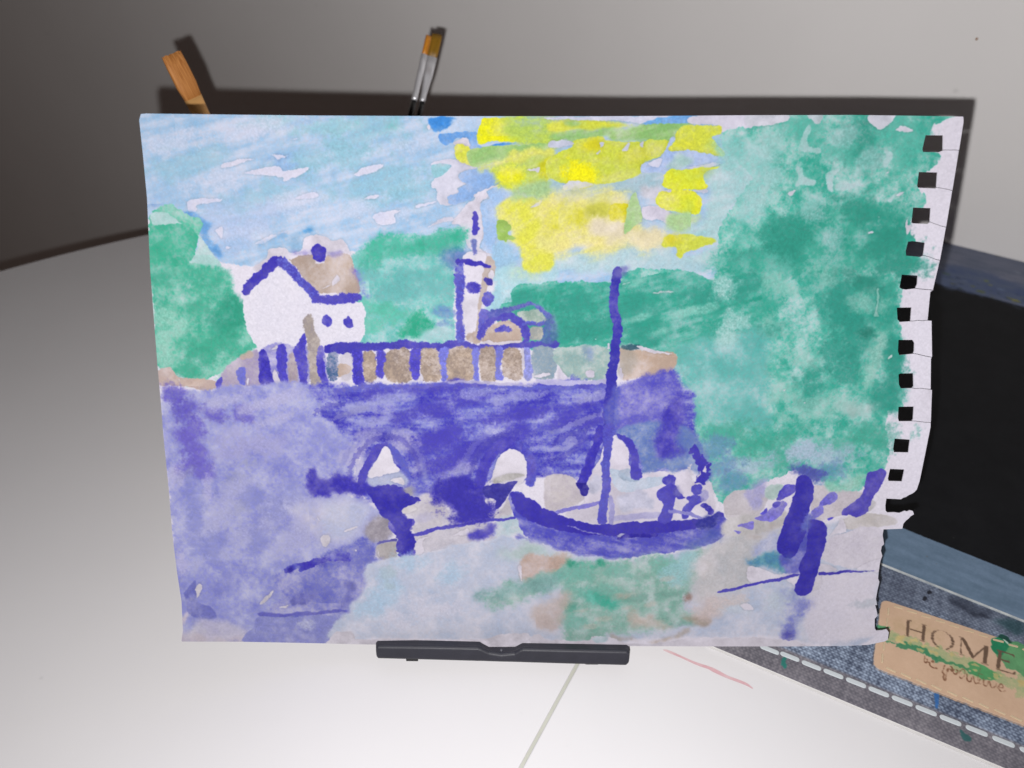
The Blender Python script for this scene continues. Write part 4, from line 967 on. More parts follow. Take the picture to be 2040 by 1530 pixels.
holes = [np.array([to_sheet(x, y) for x, y in px(t)]) for t in ("L 1560,97 1685,105 1672,210 1555,208 1547,180", "L 1522,343 1640,348 1620,445 1510,442 1505,420")]

def resample(P, step):
    o = []
    n = len(P)
    for i in range(n):
        a, b = P[i], P[(i + 1) % n]
        k = max(1, int(np.linalg.norm(b - a) / step))
        for j in range(k): o.append(a + (b - a) * j / k)
    return np.array(o)

def inside(P, q):
    x, y = q; c = False
    for i in range(len(P)):
        ax, ay = P[i]; bx, by = P[i - 1]
        if (ay > y) != (by > y) and x < (bx - ax) * (y - ay) / (by - ay) + ax: c = not c
    return c

OB = resample(outline, 0.0025)
HB = [resample(h, 0.0025) for h in holes]
pts, edges = [], []
for L_ in [OB] + HB:
    s = len(pts); n = len(L_)
    pts += [tuple(p) for p in L_]; edges += [(s + i, s + (i + 1) % n) for i in range(n)]
allb = np.array(pts)
for gx in np.arange(-0.104, 0.110, 0.004):
    for gy in np.arange(0.002, 0.15, 0.004):
        q = (gx, gy)
        if np.min(np.hypot(allb[:, 0] - gx, allb[:, 1] - gy)) > 0.0016 and inside(OB, q) and not any(inside(h, q) for h in HB):
            pts.append(q)
cv2, ce, cf, *_ = delaunay_2d_cdt([Vector(p) for p in pts], edges, [], 0, 1e-7)
tri = []
for f in cf:
    c = np.mean([cv2[i] for i in f], axis=0)
    if inside(OB, c) and not any(inside(h, c) for h in HB): tri.append(tuple(f))
# gentle cockle of the damp-dried sheet, curl at the left edge, each tab of the perforated strip bent its own way
hole_line = lambda y: np.interp(y, [0.0, 0.035, 0.075, 0.10, 0.148], [0.101, 0.1008, 0.0965, 0.0965, 0.0985])
slit_y = sorted([to_sheet(1860, y)[1] for y in slit_pts])
tilt = [random.uniform(-0.12, 0.34) for _ in range(len(slit_y) + 1)]
def bend(x, y):
    z = 0.0007 * math.sin(x * 42 + 1.0) * math.sin(y * 30 + .4) + 0.0004 * math.sin(x * 110 + y * 60)
    z += 0.95 * x * x  # bow added so the sheet's ends turn to the flash and look brighter
    z += 0.0009 * math.exp(-((x + 0.1) / 0.012) ** 2 - ((y - 0.012) / 0.02) ** 2)
    if y < 0.012: z -= (0.012 - y) ** 2 * 4
    hx = x - hole_line(y) 
    if hx > 0: z += tilt[sum(1 for s in slit_y if y > s)] * hx
    return z
TH_P = 0.00028
DN = np.dot(CAM - P0, PN)
V, UVc = [], []
for p in cv2:
    z = bend(p[0], p[1]); q = P0 + PX * p[0] + PY * p[1]; V.append(CAM + (q - CAM) * (1 - z / DN))      # curved towards the viewer at its ends
    UVc.append(((p[0] + SWD / 2 + MX) * KP / CW, 1 - (SHT + MY - p[1]) * KP / CH))
n = len(V)
V += [q - PN * TH_P for q in V]
F = [t for t in tri]
Fb = [tuple(i + n for i in t[::-1]) for t in tri]
cnt = {}
for t in tri:
    for i in range(len(t)):
        a, b = t[i], t[(i + 1) % len(t)]
        cnt[(a, b)] = 1
side = []
for (a, b) in list(cnt):                    # the cut edge keeps vertices of its own, so the faces shade flat up to it
    if (b, a) not in cnt:
        k0 = len(V); V += [V[a], V[a + n], V[b + n], V[b]]; side.append((k0, k0 + 1, k0 + 2, k0 + 3))
UVc = UVc + UVc + [(0.001, 0.999)] * (len(V) - 2 * n)
me = bpy.data.meshes.new("painting")
loc0 = P0.copy()
me.from_pydata([tuple(q - loc0) for q in V], [], F + Fb + side)
uvl = me.uv_layers.new(name='UVMap')
for poly in me.polygons:
    for li in poly.loop_indices:
        vi = me.loops[li].vertex_index
        uvl.data[li].uv = UVc[vi]
nf = len(F)
me.materials.append(paint_m); me.materials.append(paper_m)
for i, poly in enumerate(me.polygons):
    poly.material_index = 0 if i < nf else 1
    poly.use_smooth = i < 2 * nf
me.update()
# make sure the painted side faces the viewer
if np.dot(np.array(me.polygons[0].normal), PN) < 0: me.flip_normals()
painting = bpy.data.objects.new("painting", me); painting.location = tuple(loc0); C.objects.link(painting)
tag(painting, "watercolour of a bridge and boat on a sheet torn from a spiral pad", "painting")
# ------------------------------------------------------------------ the black stand under the sheet
blk = mat("black_plastic", (42, 42, 50), 0.5, 0, 0.35, var=0.15, vscale=300, bump=0.12, bscale=2500)
blk2 = mat("black_rubber", (34, 34, 36), 0.8)
foot_c = on_z(1000, 1322)
stand = thing("display_stand", "small black plastic stand whose notched lip holds the painting", "stand", foot_c)
NF, NR = 0.0047, 0.0008                      # front and rear of the lip, before the sheet
def lipc(t, n=NF):
    r = []
    for x, y in px(t):
        p = on_plane(x, y, P0 + PN * n, PN) - P0
        r.append((np.dot(p, PX), np.dot(p, PY)))
    return r
def S(a, b, c): return P0 + PX * a + PY * b + PN * c
rear = lipc("W 104,172 118,155 500,165 860,175 882,190 925,213 1015,213 1115,212 1145,196 1168,185 1500,189 1925,196 1947,212", NR)
ridge = lipc("W 104,222 118,212 500,217 846,225 872,233 925,257 1015,271 1112,262 1150,240 1172,232 1500,240 1925,250 1945,258")
low = lipc("W 108,286 118,302 500,312 846,322 872,322 925,324 1015,327 1112,329 1150,330 1172,331 1500,341 1922,352 1940,336")
ring = []
for (a, b), (c, d), (e, f) in zip(rear, ridge, low):
    ring.append([S(a, b, NR), S((a + c) / 2, (b + d) / 2, (NR + NF) / 2), S(c, d + 0.0002, NF - 0.0006), S(c, d - 0.0004, NF), S((c + e) / 2, (d + f) / 2, NF + 0.0001), S(e, f + 0.0006, NF), S(e, f - 0.0001, NF - 0.0005), S(e, f - 0.0001, NF - 0.0016), S(e, f + 0.0012, NR)])
k = len(ring[0]); V = [p for r in ring for p in r]; F = []
for i in range(len(ring) - 1):
    for j in range(k):
        F.append((i * k + j, i * k + (j + 1) % k, (i + 1) * k + (j + 1) % k, (i + 1) * k + j))
F += [tuple(range(k)), tuple(range((len(ring) - 1) * k, len(ring) * k))]
lip = mesh_obj("lip", V, F, blk, stand, smooth=False)
bevel(lip, 0.00022, 2, 28)
c0_ = ring[6][0] * 0.42 + ring[6][2] * 0.58
vv = []
nn = np.cross(PX, ring[6][0] - ring[6][2]); nn /= np.linalg.norm(nn)
if np.dot(nn, CAM - c0_) < 0: nn = -nn
for zz, rr in ((-0.0002, 0.00042), (0.0003, 0.00032)):
    for i in range(10):
        t = 2 * math.pi * i / 10; vv.append(c0_ + nn * zz + PX * rr * math.cos(t) + np.cross(nn, PX) * rr * math.sin(t))
f = [tuple(range(10)), tuple(range(10, 20))] + [(i, (i + 1) % 10, 10 + (i + 1) % 10, 10 + i) for i in range(10)]
mesh_obj("rivet", vv, f, mat("rivet_grey", (96, 96, 104), 0.4, 0.3), stand)
# two pads the lip stands on
for t in ("W 315,300 402,300 400,322 318,322", "W 1632,338 1724,340 1722,357 1634,357"):
    q = lipc(t)
    a0, a1 = q[0][0], q[1][0]; top = q[0][1] + 0.0006
    lowz = []
    V = []
    for c in (NF - 0.0012, NF - 0.0036):
        for a in (a0, a1):
            ptop = S(a, top, c); V.append(ptop)
            V.append(np.array([ptop[0], ptop[1] - 0.0003, 0.0001]))
    f = [(0, 2, 3, 1), (4, 5, 7, 6), (0, 4, 6, 2), (1, 3, 7, 5), (0, 1, 5, 4), (2, 6, 7, 3)]
    mesh_obj("foot_pad", V, f, blk2, stand)
# back plate behind the sheet and the prop that carries it
def box_sheet(name, a0, a1, b0, b1, c0, c1, m, bev=0.0006):
    V = [S(a, b, c) for a in (a0, a1) for b in (b0, b1) for c in (c0, c1)]
    o = mesh_obj(name, V, [(0, 1, 3, 2), (4, 6, 7, 5), (0, 4, 5, 1), (2, 3, 7, 6), (0, 2, 6, 4), (1, 5, 7, 3)], m, stand)
    return bevel(o, bev) if bev else o
xm = (lipc("W 118,156")[0][0] + lipc("W 1925,197")[0][0]) / 2
box_sheet("back_plate", xm - 0.033, xm + 0.033, 0.0002, 0.085, -0.0062, -0.0032, blk)
box_sheet("shelf", xm - 0.033, xm + 0.033, -0.0050, -0.0034, -0.0062, NR - 0.0003, blk)
pa = S(xm, 0.060, -0.0064)
pb = np.array([pa[0], pa[1] + 0.030, 0.0012])
V = []
for p in (pa, pb):
    for sx in (-0.02, 0.02):
        V.append(p + np.array([sx, 0, 0])); V.append(p + np.array([sx, 0.003, 0.001]))
bevel(mesh_obj("prop_leg", V, [(0, 1, 3, 2), (4, 6, 7, 5), (0, 2, 6, 4), (1, 5, 7, 3), (0, 4, 5, 1), (2, 3, 7, 6)], blk, stand), 0.0005)

# ------------------------------------------------------------------ printed folder and black mat at the right
MZ = 0.0012                                  # board thickness
def zp(t, z=MZ): return [on_z(x, y, z)[:2] for x, y in px(t)]
def ext(a, b, lo, hi):
    """line through two measured points, prolonged by metres"""
    d = (b - a) / np.linalg.norm(b - a); return a - d * lo, b + d * hi
l1 = ext(on_z(1560, 1345.3, MZ)[:2], on_z(2002.4, 1530, MZ)[:2], 0.045, 0.060)
l2 = ext(on_z(1755.7, 1126, MZ)[:2], on_z(2040, 1240, MZ)[:2], 0.055, 0.045)
l3 = ext(on_z(1806.7, 1055.5, MZ)[:2], on_z(2040, 1149, MZ)[:2], 0.060, 0.045)
l4 = ext(on_z(1869, 564.4, MZ)[:2], on_z(2040, 611, MZ)[:2], 0.090, 0.045)
l5 = ext(on_z(1898, 464.4, MZ)[:2], on_z(2040, 505.5, MZ)[:2], 0.090, 0.045)
ou = np.array([0.06, 0.03]); KM = 6500.0     # mat print canvas: pixels per metre
PW, PH = int(0.27 * KM), int(0.375 * KM)
def mat_canvas_xy(P): P = np.asarray(P); return np.c_[(P[:, 0] - ou[0]) * KM, PH - (P[:, 1] - ou[1]) * KM]
def mat_canvas(P): return mat_canvas_xy([on_z(x, y, MZ)[:2] for x, y in P])

def build_print():
    cv = Canvas(PW, PH, (96, 100, 112), mat_canvas, 5)
    cv.dens = 0.0
    W = lambda t, *a, **k: cv.wash(px(t), *a, **k)
    RW = lambda P, *a, **k: cv.wash(mat_canvas_xy(P), *a, raw=True, **k)
    # woven cloth print over the whole board
    yy, xx = np.mgrid[0:PH, 0:PW].astype(np.float32)
    ca, sa_ = math.cos(AZ), math.sin(AZ)
    u = (xx * ca + yy * sa_) / KM; w = (xx * sa_ - yy * ca) / KM
    u = u + 0.00010 * cv.wx; w = w + 0.00010 * cv.wy
    pu, pw = 0.0013, 0.0008
    i = np.floor(w / pw); ph = (i % 2) * 0.5
    fu = ((u / pu + ph) % 1.0); fw_ = (w / pw) % 1.0
    thread = np.clip(1 - np.abs(fu - 0.5) * 2.2, 0, 1) ** .5 * np.clip(1 - np.abs(fw_ - 0.5) * 2, 0, 1) ** .5
    j = np.floor(u / (pu / 2))
    rs = np.random.RandomState(3)
    rowv = rs.rand(4000)[(i.astype(int)) % 4000]; colv = rs.rand(4000)[(j.astype(int)) % 4000]
    t = 0.62 * thread + 0.28 * rowv + 0.25 * colv + 0.10 * cv.gran2 - 0.10 + 0.10 * cv.low[2]
    t = np.clip(t, 0, 1)[..., None].astype(np.float32)
    cloth = np.array((58, 66, 84), np.float32) * (1 - t) + np.array((156, 170, 190), np.float32) * t
    band = np.array((84, 82, 90), np.float32) * (1 - t) + np.array((126, 122, 128), np.float32) * t
    cv.a[:] = cloth
    # darker lower band below the stitching line
    d1 = ext(on_z(*px("S 0,292")[0], MZ)[:2], on_z(*px("S 2040,1122")[0], MZ)[:2], .2, .2)
    A_, B_ = mat_canvas_xy(np.array(d1))
    side_ = (xx - A_[0]) * (B_[1] - A_[1]) - (yy - A_[1]) * (B_[0] - A_[0])
    mask = blur((side_ < 8 * np.linalg.norm(B_ - A_)).astype(np.float32), 2)[..., None]
    # (the band lies towards the viewer from the line)
    c1 = mat_canvas(px("S 600,700"))[0]
    s1 = (c1[0] - A_[0]) * (B_[1] - A_[1]) - (c1[1] - A_[1]) * (B_[0] - A_[0])
    if s1 > 0: mask = blur((side_ > -8 * np.linalg.norm(B_ - A_)).astype(np.float32), 2)[..., None]
    cv.a = cv.a * (1 - mask) + band * mask
    # greyer cloth above the patch
    W("R 300,480 590,500 1200,720 2400,1200 2400,1700 1760,1230 600,840 300,760", (84, 90, 106), a=.45, soft=10, gran=.3)
    for tt in ("R 1060,765 1085,745 1105,770 1080,785", "R 1000,825 1040,795 1050,830 1020,845"): W(tt, (24, 26, 36), a=.9, rough=1.2, soft=1)
    W("R 1270,810 1330,790 1460,850 1560,870 1700,930 1760,1000 1720,1040 1500,970 1290,880", (40, 46, 62), a=.55, rough=4, soft=2.5)
    W("R 1280,850 1480,920 1700,1010 1640,1010 1440,950", (22, 26, 40), a=.7, soft=2)
    W("R 1760,1080 1860,1040 2060,1060 2120,1180 1900,1180", (22, 58, 62), a=.6, soft=4)
    # blue smear, green smears
    W("S 1290,625 1325,630 1330,690 1320,740 1300,770 1290,700", (44, 96, 160), a=.85, rough=1.5)
    W("S 1480,940 1510,960 1580,1010 1600,1040 1560,1055 1500,1000", (38, 84, 84), a=.85, rough=2)
    W("X 1350,235 1375,240 1350,300 1360,330 1330,360 1300,300", (30, 112, 100), a=.85, rough=2)
    # leather patch
    pt = "R 560,850 1000,975 1760,1225 2300,1420 2300,2250 1780,2110 1500,1830 900,1830 490,1560"
    patch = smooth_closed(patch_outline, 1)
    RW(patch, (193, 164, 140), (182, 153, 129), rough=0.4, soft=.6, gran=.10, blot=.5, smooth=False)
    W("S 800,0 1300,0 1500,80 1400,160 1000,140 860,120", (190, 164, 126), a=.5, soft=12)
    # green paint across it
    GP = (92, 150, 92); GD = (34, 112, 78)
    W("S 860,190 900,120 1010,160 1080,150 1240,230 1420,290 1560,370 1760,450 1900,480 2060,500 2060,690 1900,600 1760,560 1540,480 1400,420 1250,370 1180,300 1060,270 940,230", GP, (132, 164, 110), rough=6, soft=1, a=.46, gran=.5, dry=2.0)
    W("S 820,205 960,230 1060,240 1200,280 1220,320 1300,350 1270,390 1220,340 1100,290 1000,280 940,240", GD, (44, 112, 80), rough=3, a=.8, gran=.3)
    W("S 1300,330 1420,400 1600,470 1660,520 1480,450 1340,390", (52, 128, 86), rough=4, a=.8)
    W("S 1560,380 1660,400 1800,470 1820,540 1700,530 1580,460", (72, 146, 92), rough=2.5, a=.9)
    for q in range(26):
        x = random.uniform(900, 2000); y = 150 + (x - 900) * 0.36 + random.uniform(-30, 60)
        W("S %f,%f %f,%f %f,%f %f,%f" % (x, y, x + random.uniform(20, 60), y + 8, x + random.uniform(30, 80), y + 30, x + 8, y + 18), (196, 176, 120), rough=2.5, a=.7, soft=.7)
    W("S 790,65 830,80 900,85 850,110 790,112", (72, 150, 100), rough=2, a=.9)
    W("S 1750,240 1770,190 1850,170 1930,200 2060,250 2060,500 1960,470 1880,440 1800,330", (84, 146, 98), (74, 132, 88), rough=2, a=.92)
    W("S 1750,250 1770,190 1830,170 1890,200 1880,290 1820,320 1770,300", (26, 106, 74), (32, 118, 82), rough=1.5)
    W("S 1810,170 1840,135 1910,160 1940,210 1890,220", (16, 62, 52), rough=1.5, a=.9)
    W("S 1845,188 1855,182 1892,222 1885,232", (190, 214, 200), rough=.6, soft=.6)
    W("S 840,330 900,320 880,350", (150, 160, 110), a=.6, soft=4)
    # HOME
    INK = (92, 72, 58)
    ink = dict(rough=0.5, soft=0.6, smooth=False, gran=.1, blot=.3)
    def Q(t): W(t, INK, (100, 80, 66), **ink)
    Q("S 1040,28 1066,34 1056,166 1034,160"); Q("S 1030,20 1085,34 1085,41 1030,28"); Q("S 1016,156 1072,171 1070,178 1016,163")
    Q("S 1170,66 1200,76 1186,206 1162,200"); Q("S 1160,58 1216,74 1216,82 1160,66"); Q("S 1146,196 1200,212 1198,219 1145,203")
    Q("S 1058,98 1174,134 1173,144 1057,108")
    cx, cy = 1341, 196
    for k0 in range(40):
        a0, a1 = 2 * math.pi * k0 / 40, 2 * math.pi * (k0 + 1.05) / 40
        def O_(a, r): # ring with thick flanks
            ex, ey = (102, 80) if r else (102 - 26 - 4 * abs(math.cos(a)), 74)
            x, y = ex * math.cos(a), ey * math.sin(a)
            return "%f,%f" % (cx + x, cy + y + 0.28 * x)
        Q("S " + " ".join((O_(a0, 1), O_(a1, 1), O_(a1, 0), O_(a0, 0))))
    Q("S 1492,178 1502,180 1506,318 1494,314"); Q("S 1478,312 1526,328 1524,335 1477,319"); Q("S 1474,166 1524,180 1524,188 1474,174")
    Q("S 1494,176 1528,186 1606,332 1592,362"); Q("S 1592,340 1700,246 1706,258 1592,362"); Q("S 1690,244 1728,256 1712,402 1680,392"); Q("S 1664,388 1728,408 1726,416 1663,396"); Q("S 1690,242 1740,256 1740,264 1690,250")
    Q("S 1812,282 1842,292 1826,448 1796,438"); Q("S 1796,274 1948,322 1946,360 1934,330 1800,286"); Q("S 1832,356 1900,378 1912,350 1908,402 1896,392 1830,366"); Q("S 1786,432 1932,478 1958,452 1950,492 1786,442")
    # be positive, in a looping hand
    SC = (120, 84, 62)
    def pen(t, w=11): cv.line(smooth_open(px(t), 5), w / 4.25, SC, rough=.4, soft=.6, smooth=False, gran=.1, blot=.2)
    pen("S 1190,330 1186,380 1200,392 1216,372 1204,356"); pen("S 1204,385 1240,384 1266,388 1262,372 1240,380 1236,410 1262,432 1300,438")
    pen("S 1370,400 1345,460 1352,480 1390,440 1405,420 1380,480 1365,540 1350,520 1366,460"); pen("S 1400,440 1425,470 1420,430 1400,420"); pen("S 1440,440 1428,470 1450,490 1470,460 1450,445")
    pen("S 1470,480 1520,440 1530,490 1500,520 1480,500"); pen("S 1545,480 1550,540 1580,550 1590,510"); pen("S 1600,500 1610,560 1640,560 1660,520"); pen("S 1665,415 1640,520 1650,570 1680,560", 8); pen("S 1620,470 1690,490", 7)
    pen("S 1690,520 1690,580 1720,585 1735,545"); pen("S 1740,540 1755,600 1790,590 1800,560"); pen("S 1800,600 1850,600 1840,570 1815,590 1830,630 1880,628")
    # steel-blue border strip and black field are drawn as plain colour with streaks
    RW([*near_strip], (104, 124, 146), (90, 110, 130), rough=.3, soft=.6, ang=30, gran=.14, smooth=False)
    RW([*black_field], (21, 22, 25), (17, 18, 21), rough=.2, soft=.5, gran=.15, smooth=False)
    RW([*far_strip], (128, 132, 150), (108, 116, 136), rough=.3, soft=.6, ang=30, gran=.1, smooth=False)
    W("T 780,350 900,340 1200,430 1530,540 1700,600 1700,780 1530,720 1100,600 740,510", (84, 98, 136), (98, 110, 136), soft=9, ang=30)
    W("T 1090,130 1250,160 1200,175 1130,160", (150, 146, 140), a=.8, soft=2)
    W("T 1430,395 1500,425 1490,432 1430,402", (150, 156, 172), a=.8, soft=1.5)
    for x, y, c in ((885, 520, (170, 160, 60)), (1000, 490, (110, 124, 150)), (1070, 545, (120, 126, 70)), (1140, 590, (110, 122, 80)), (1190, 495, (120, 132, 96)), (1220, 530, (130, 136, 100)), (1320, 570, (112, 130, 160)), (1390, 650, (130, 132, 70)), (1450, 670, (150, 146, 66)), (830, 430, (86, 104, 104)), (960, 560, (90, 104, 90)), (1500, 560, (92, 104, 130)), (1290, 270, (104, 110, 112))):
        cv.blob(*px("T %d,%d" % (x, y))[0], random.uniform(5, 9), random.uniform(4, 6), 30, c, .85, .8)
    for q in range(40):
        x, y = random.uniform(820, 1600), 0; y = 430 + (x - 820) * .27 + random.uniform(0, 110)
        cv.blob(*px("T %d,%d" % (x, y))[0], random.uniform(4, 9), random.uniform(2, 4), 30, random.choice(((70, 84, 116), (84, 98, 110), (60, 70, 96), (100, 106, 90))), .6, .8)
    # dust
    for q in range(60):
        s = np.array(near_strip[0]) * 0.0 + np.array([random.uniform(0.12, 0.28), random.uniform(0.1, 0.33)])
        x, y = mat_canvas_xy([s])[0]
        cv.blob(x, y, random.uniform(.8, 1.8), random.uniform(.8, 1.4), 0, (96, 96, 96), random.uniform(.2, .7), .5, raw=True)
    return cv.to_image("mat_print", MAT_SCALE)

def smooth_open(P, per):
    P = np.array(P, float); o = []
    E_ = np.r_[[2 * P[0] - P[1]], P, [2 * P[-1] - P[-2]]]
    for i in range(len(P) - 1):
        a, b, c, d = E_[i:i + 4]
        for k in range(per):
            t = k / per
            o.append(0.5 * ((2 * b) + (-a + c) * t + (2 * a - 5 * b + 4 * c - d) * t * t + (-a + 3 * b - 3 * c + d) * t ** 3))
    o.append(P[-1]); return np.array(o)

def round_corners(P, r, seg=5):
    P = np.array(P, float); n = len(P); o = []
    for i in range(n):
        a, b, c = P[i - 1], P[i], P[(i + 1) % n]
        d1 = (a - b) / np.linalg.norm(a - b); d2 = (c - b) / np.linalg.norm(c - b)
        for k in range(seg + 1):
            t = k / seg
            o.append((1 - t) ** 2 * (b + d1 * r) + 2 * t * (1 - t) * b + t * t * (b + d2 * r))
    return np.array(o)

MAT_SCALE = 0.94
pe = ext(*[np.array(q) for q in zp("R 585,838 1760,1228")], 0.0, 0.03)
pl = ext(*[np.array(q) for q in zp("S 748,426 2040,928")], 0.0, 0.012)
patch_outline = round_corners([pe[0], pe[1], pl[1], pl[0]], 0.0022)
e2 = 0.0007
nv = NV[:2]
near_strip = [l3[0] - nv * 0, l3[1], l2[1] + nv * e2, l2[0] + nv * e2]
black_field = [l4[0], l4[1], l3[1], l3[0]]
far_strip = [l5[0], l5[1], l4[1], l4[0]]
print_im = build_print()
cloth_m = image_mat("printed_board", print_im, 0.6, 0.25, bump=0.08, bscale=1800)
leather_m = image_mat("printed_leather", print_im, 0.55, 0.25, bump=0.1, bscale=1400)
gloss_m = image_mat("printed_gloss", print_im, 0.5, 0.10, bump=0.03, bscale=700)

def uv_plan(o):
    me = o.data
    l = me.uv_layers.new(name='UVMap')
    mw = o.matrix_basis if o.parent is None else Matrix()
    for p in me.polygons:
        for li in p.loop_indices:
            q = me.vertices[me.loops[li].vertex_index].co
            x, y = mat_canvas_xy([[q.x, q.y]])[0]
            l.data[li].uv = (x / PW, 1 - y / PH)
    return o

c0 = (l1[0] + l1[1] + l2[0] + l2[1]) / 4
folder = thing("folder", "grey denim patterned folder with stitched tan HOME patch", "folder", (c0[0], c0[1], 0))
uv_plan(slab("cover", [l1[0], l1[1], l2[1], l2[0]], 0.0002, MZ, cloth_m, folder, bev=0.00012))
white_m = mat("worn_white_edge", (196, 200, 200), 0.6, var=0.2, vscale=250, dark=(150, 156, 160))
slab("cover_edge", [l2[0], l2[1], l2[1] + nv * e2 * .95, l2[0] + nv * e2 * .95], 0.0002, MZ + 0.00025, white_m, folder)
front_m = mat("cut_edge", (206, 204, 202), 0.7, var=0.1, vscale=200)
slab("front_edge", [l1[0] - nv * .0003, l1[1] - nv * .0003, l1[1] - nv * .00001, l1[0] - nv * .00001], 0.0002, MZ - .0001, front_m, folder)
patch = uv_plan(slab("leather_patch", [tuple(p) for p in patch_outline], MZ, MZ + 0.0006, leather_m, folder, bev=0.00015))
thread_m = mat("cream_thread", (192, 172, 144), 0.8, 0, 0.1, var=0.2, vscale=600)
thread2_m = mat("white_thread", (178, 184, 188), 0.75, 0, 0.1, var=0.08, vscale=400)

def capsule(L, w, h, n=5):
    """flat rounded stitch lying along x"""
    pts = []
    for k in range(n + 1):
        t = -math.pi / 2 + math.pi * k / n; pts.append((L / 2 - w / 2 + w / 2 * math.cos(t), w / 2 * math.sin(t)))
    for k in range(n + 1):
        t = math.pi / 2 + math.pi * k / n; pts.append((-L / 2 + w / 2 + w / 2 * math.cos(t), w / 2 * math.sin(t)))
    m = len(pts)
    V = [(x, y, 0) for x, y in pts] + [(x * .94, y * .7, h) for x, y in pts]
    F = [tuple(range(m))[::-1], tuple(range(m, 2 * m))] + [(i, (i + 1) % m, m + (i + 1) % m, m + i) for i in range(m)]
    me = bpy.data.meshes.new("stitch"); me.from_pydata(V, [], F); me.update()
    return me
def put(me, name, p, z, ang, parent, sc=1.0):
    o = bpy.data.objects.new(name, me); C.objects.link(o)
    o.location = (p[0], p[1], z); o.rotation_euler = (0, 0, ang); o.scale = (sc, 1, 1)
    o.parent = parent
    o.matrix_parent_inverse = Matrix.Translation(parent.location).inverted() if parent.parent is None else Matrix()
    return o
dash_me = capsule(0.0056, 0.00155, 0.00018); dash_me.materials.append(thread2_m)
dashes = [("X 1190,175", 0), ("X 1395,245", 0), ("X 1615,335", 0)]
cen = [px(t)[0] for t, _ in dashes] + [px("S %d,%d" % q)[0] for q in ((427, 478), (618, 553), (811, 630), (1009, 707), (1212, 789), (1418, 872), (1640, 960), (1867, 1052), (2100, 1145))]
zs = [on_z(x, y, MZ)[:2] for x, y in cen]
step = (zs[-1] - zs[0]) / (len(zs) - 1)
for k in range(-4, 0): zs.append(zs[0] + step * k)
for k in range(1, 5): zs.append(zs[11] + step * k)
dang = math.atan2(step[1], step[0])
for p in zs: put(dash_me, "stitch", p, MZ + 0.00003, dang, folder)
st_me = capsule(0.0031, 0.00062, 0.00022); st_me.materials.append(thread_m)
def stitch_row(a, b, pitch, parent, tw):
    a = np.array(a); b = np.array(b); L_ = np.linalg.norm(b - a); n = max(2, int(L_ / pitch))
    ang = math.atan2(*(b - a)[::-1])
    for i in range(n + 1):
        put(st_me, "stitch", a + (b - a) * i / n, MZ + 0.0006, ang + tw, parent, random.uniform(.85, 1.05))
du = (pe[1] - pe[0]) / np.linalg.norm(pe[1] - pe[0]); dl = (pl[1] - pl[0]) / np.linalg.norm(pl[1] - pl[0])
dv = (pl[0] - pe[0]) / np.linalg.norm(pl[0] - pe[0])
ins = 0.0019
stitch_row(pe[0] + du * .005 + dv * .0013, pe[1] + dv * .0013 - du * .002, 0.0038, patch, 0.10)
stitch_row(pl[0] + dl * .005 - dv * .0013, pl[1] - dv * .0013 - dl * .002, 0.0038, patch, -0.12)
stitch_row(pe[0] + du * .0024 + dv * .004, pl[0] + dl * .0024 - dv * .004, 0.0034, patch, 0.08)

c1 = (l3[0] + l3[1] + l4[0] + l4[1]) / 4
bmat = thing("desk_mat", "flat black mat with steel blue end strips reaching to the wall", "mat", (c1[0], c1[1], 0))
uv_plan(slab("black_field", [tuple(p) for p in black_field], 0.0002, MZ, gloss_m, bmat))
uv_plan(slab("border_strip", [tuple(p) for p in near_strip], 0.0002, MZ + 0.0001, gloss_m, bmat))
fs = uv_plan(slab("border_strip", [tuple(p) for p in far_strip], 0.0002, MZ + 0.0001, gloss_m, bmat))
fs['label'] = "far strip painted like a dim blue lake with yellow flecks"

# ------------------------------------------------------------------ paint brushes standing behind the sheet
hair_o = mat("orange_hair", (184, 126, 70), 0.6, 0, 0.25, var=0.5, vscale=900, dark=(142, 86, 36), stretch=(3, 3, .06), bump=.3, bscale=2500)
hair_a = mat("amber_hair", (214, 142, 42), 0.4, 0, 0.4, var=0.4, vscale=900, dark=(160, 96, 22), stretch=(3, 3, .06))
hair_b = mat("dark_amber_hair", (150, 108, 26), 0.45, 0, 0.35, var=0.4, vscale=900, dark=(108, 82, 14), stretch=(3, 3, .06))
brass_m = mat("brass", (230, 176, 110), 0.45, 0.5)
silver_m = mat("silver_ferrule", (238, 238, 242), 0.38, 0.72)
wood_m = mat("varnished_wood", (150, 104, 62), 0.4, 0, 0.4, var=0.3, vscale=150, dark=(110, 72, 40), stretch=(1, 1, .1))
handle_m = mat("black_lacquer", (16, 15, 18), 0.2, 0, 0.5)

def loft(name, secs, m, parent, frame, n=20, jag=0.0):
    """secs: (distance along axis, half width, half depth); frame: origin, axis, width dir, depth dir. Stored along local z."""
    o0, ax, wd, dd = frame
    V = []
    for si, (t, a, b) in enumerate(secs):
        for i in range(n):
            th = 2 * math.pi * i / n
            c, s = math.cos(th), math.sin(th)
            pw_ = 0.6 if a > b * 1.4 else 1.0
            x = a * math.copysign(abs(c) ** pw_, c); y = b * math.copysign(abs(s) ** pw_, s)
            tt = t + (random.uniform(-jag, jag) if (jag and si == len(secs) - 1) else 0)
            V.append((x, y, tt))
    F = [tuple(range(n))[::-1], tuple(range((len(secs) - 1) * n, len(secs) * n))]
    for k in range(len(secs) - 1):
        for i in range(n):
            F.append((k * n + i, k * n + (i + 1) % n, (k + 1) * n + (i + 1) % n, (k + 1) * n + i))
    me = bpy.data.meshes.new(name); me.from_pydata(V, [], F); me.update()
    me.materials.append(m)
    for p in me.polygons: p.use_smooth = len(p.vertices) == 4
    o = bpy.data.objects.new(name, me); C.objects.link(o); o.parent = parent
    return o

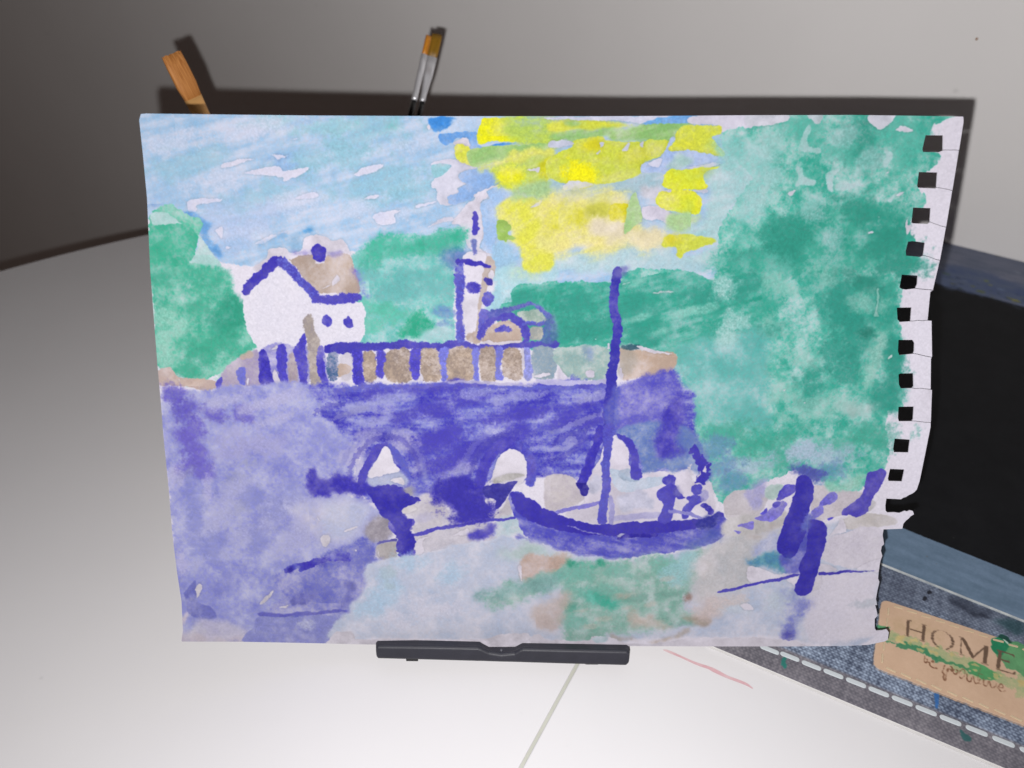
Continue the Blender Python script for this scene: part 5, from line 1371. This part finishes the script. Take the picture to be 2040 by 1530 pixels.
def brush(label, tip, dtip, hair_end, fer_end, base, spec, mats, group=None, turn=0.0):
    """all photo points; tip depth measured from its shadow on the wall; base = point on the table"""
    T = at_depth(*tip, dtip)
    Bp = base
    ax = T - Bp; L = np.linalg.norm(ax); ax /= L
    view = CAM - T; view /= np.linalg.norm(view)
    wd = np.cross(ax, view); wd /= np.linalg.norm(wd); dd = np.cross(ax, wd)
    wd2 = wd * math.cos(turn) + dd * math.sin(turn); dd2 = np.cross(ax, wd2)
    e = bpy.data.objects.new("paintbrush", None); C.objects.link(e)
    M = Matrix((( wd2[0], dd2[0], ax[0], Bp[0]), (wd2[1], dd2[1], ax[1], Bp[1]), (wd2[2], dd2[2], ax[2], Bp[2]), (0, 0, 0, 1)))
    e.matrix_world = M; e.empty_display_size = .01
    tag(e, label, "paintbrush", group)
    def along(pt):                             # photo point on the brush -> distance from its foot
        r = ray(*pt); r = r / np.linalg.norm(r)
        w0 = Bp - CAM; b_ = ax @ r; d_ = ax @ w0; e_ = r @ w0
        return (b_ * e_ - d_) / (1 - b_ * b_)
    s1, s2 = along(hair_end), along(fer_end)
    hw, hd, fw2, fd2, hr = spec
    fr = (Bp, ax, wd2, dd2)
    loft("handle", [(0, hr * .45, hr * .45), (L * .2, hr * .7, hr * .7), (s2 * .75, hr * 1.1, hr * 1.1), (s2 * .94, hr, hr), (s2, hr * .9, hr * .9)], mats[2], e, fr)
    rr = hr * 1.0
    fs_ = [(s2 - .0006, rr, rr), (s2 + .0006, rr * 1.06, rr * 1.06), (s2 + .0012, rr * .96, rr * .96), (s2 + .0020, rr * 1.06, rr * 1.06), (s2 + .0026, rr * .98, rr * .98)]
    fs_ += [(s2 + (s1 - s2) * .55, fw2 * .92, (rr + fd2) / 2), (s1, fw2, fd2)]
    loft("ferrule", fs_, mats[1], e, fr, 24)
    loft("bristles", [(s1 - .002, fw2 * .9, fd2 * .9), (s1 + (L - s1) * .3, hw, hd), (s1 + (L - s1) * .75, hw, hd * .75), (L, hw * .97, hd * .4)], mats[0], e, fr, 40, jag=0.00035)
    return e
bb = on_z(672, 752)
brush("flat paintbrush with orange hair and brass ferrule leaning left behind the painting", (341, 108), 0.252, (380, 196), (424, 290), bb + np.array([-.004, .004, 0.001]), (.0037, .0014, .0031, .0017, .0026), (hair_o, brass_m, wood_m), "paintbrushes behind the painting", 0.5)
brush("slim paintbrush with bright amber tip, left of the dark tipped one", (854.3, 71.8), 0.318, (847.5, 109.7), (826.3, 198), bb + np.array([.006, .004, 0.001]), (.00125, .0009, .00145, .0011, .00125), (hair_a, silver_m, handle_m), "paintbrushes behind the painting", 0.3)
brush("wider paintbrush with dark olive amber tip, right of the slim one", (871, 69), 0.326, (862, 114.5), (841.3, 201), bb + np.array([.010, .012, 0.001]), (.0022, .0008, .0021, .0010, .00125), (hair_b, silver_m, handle_m), "paintbrushes behind the painting", -0.1)
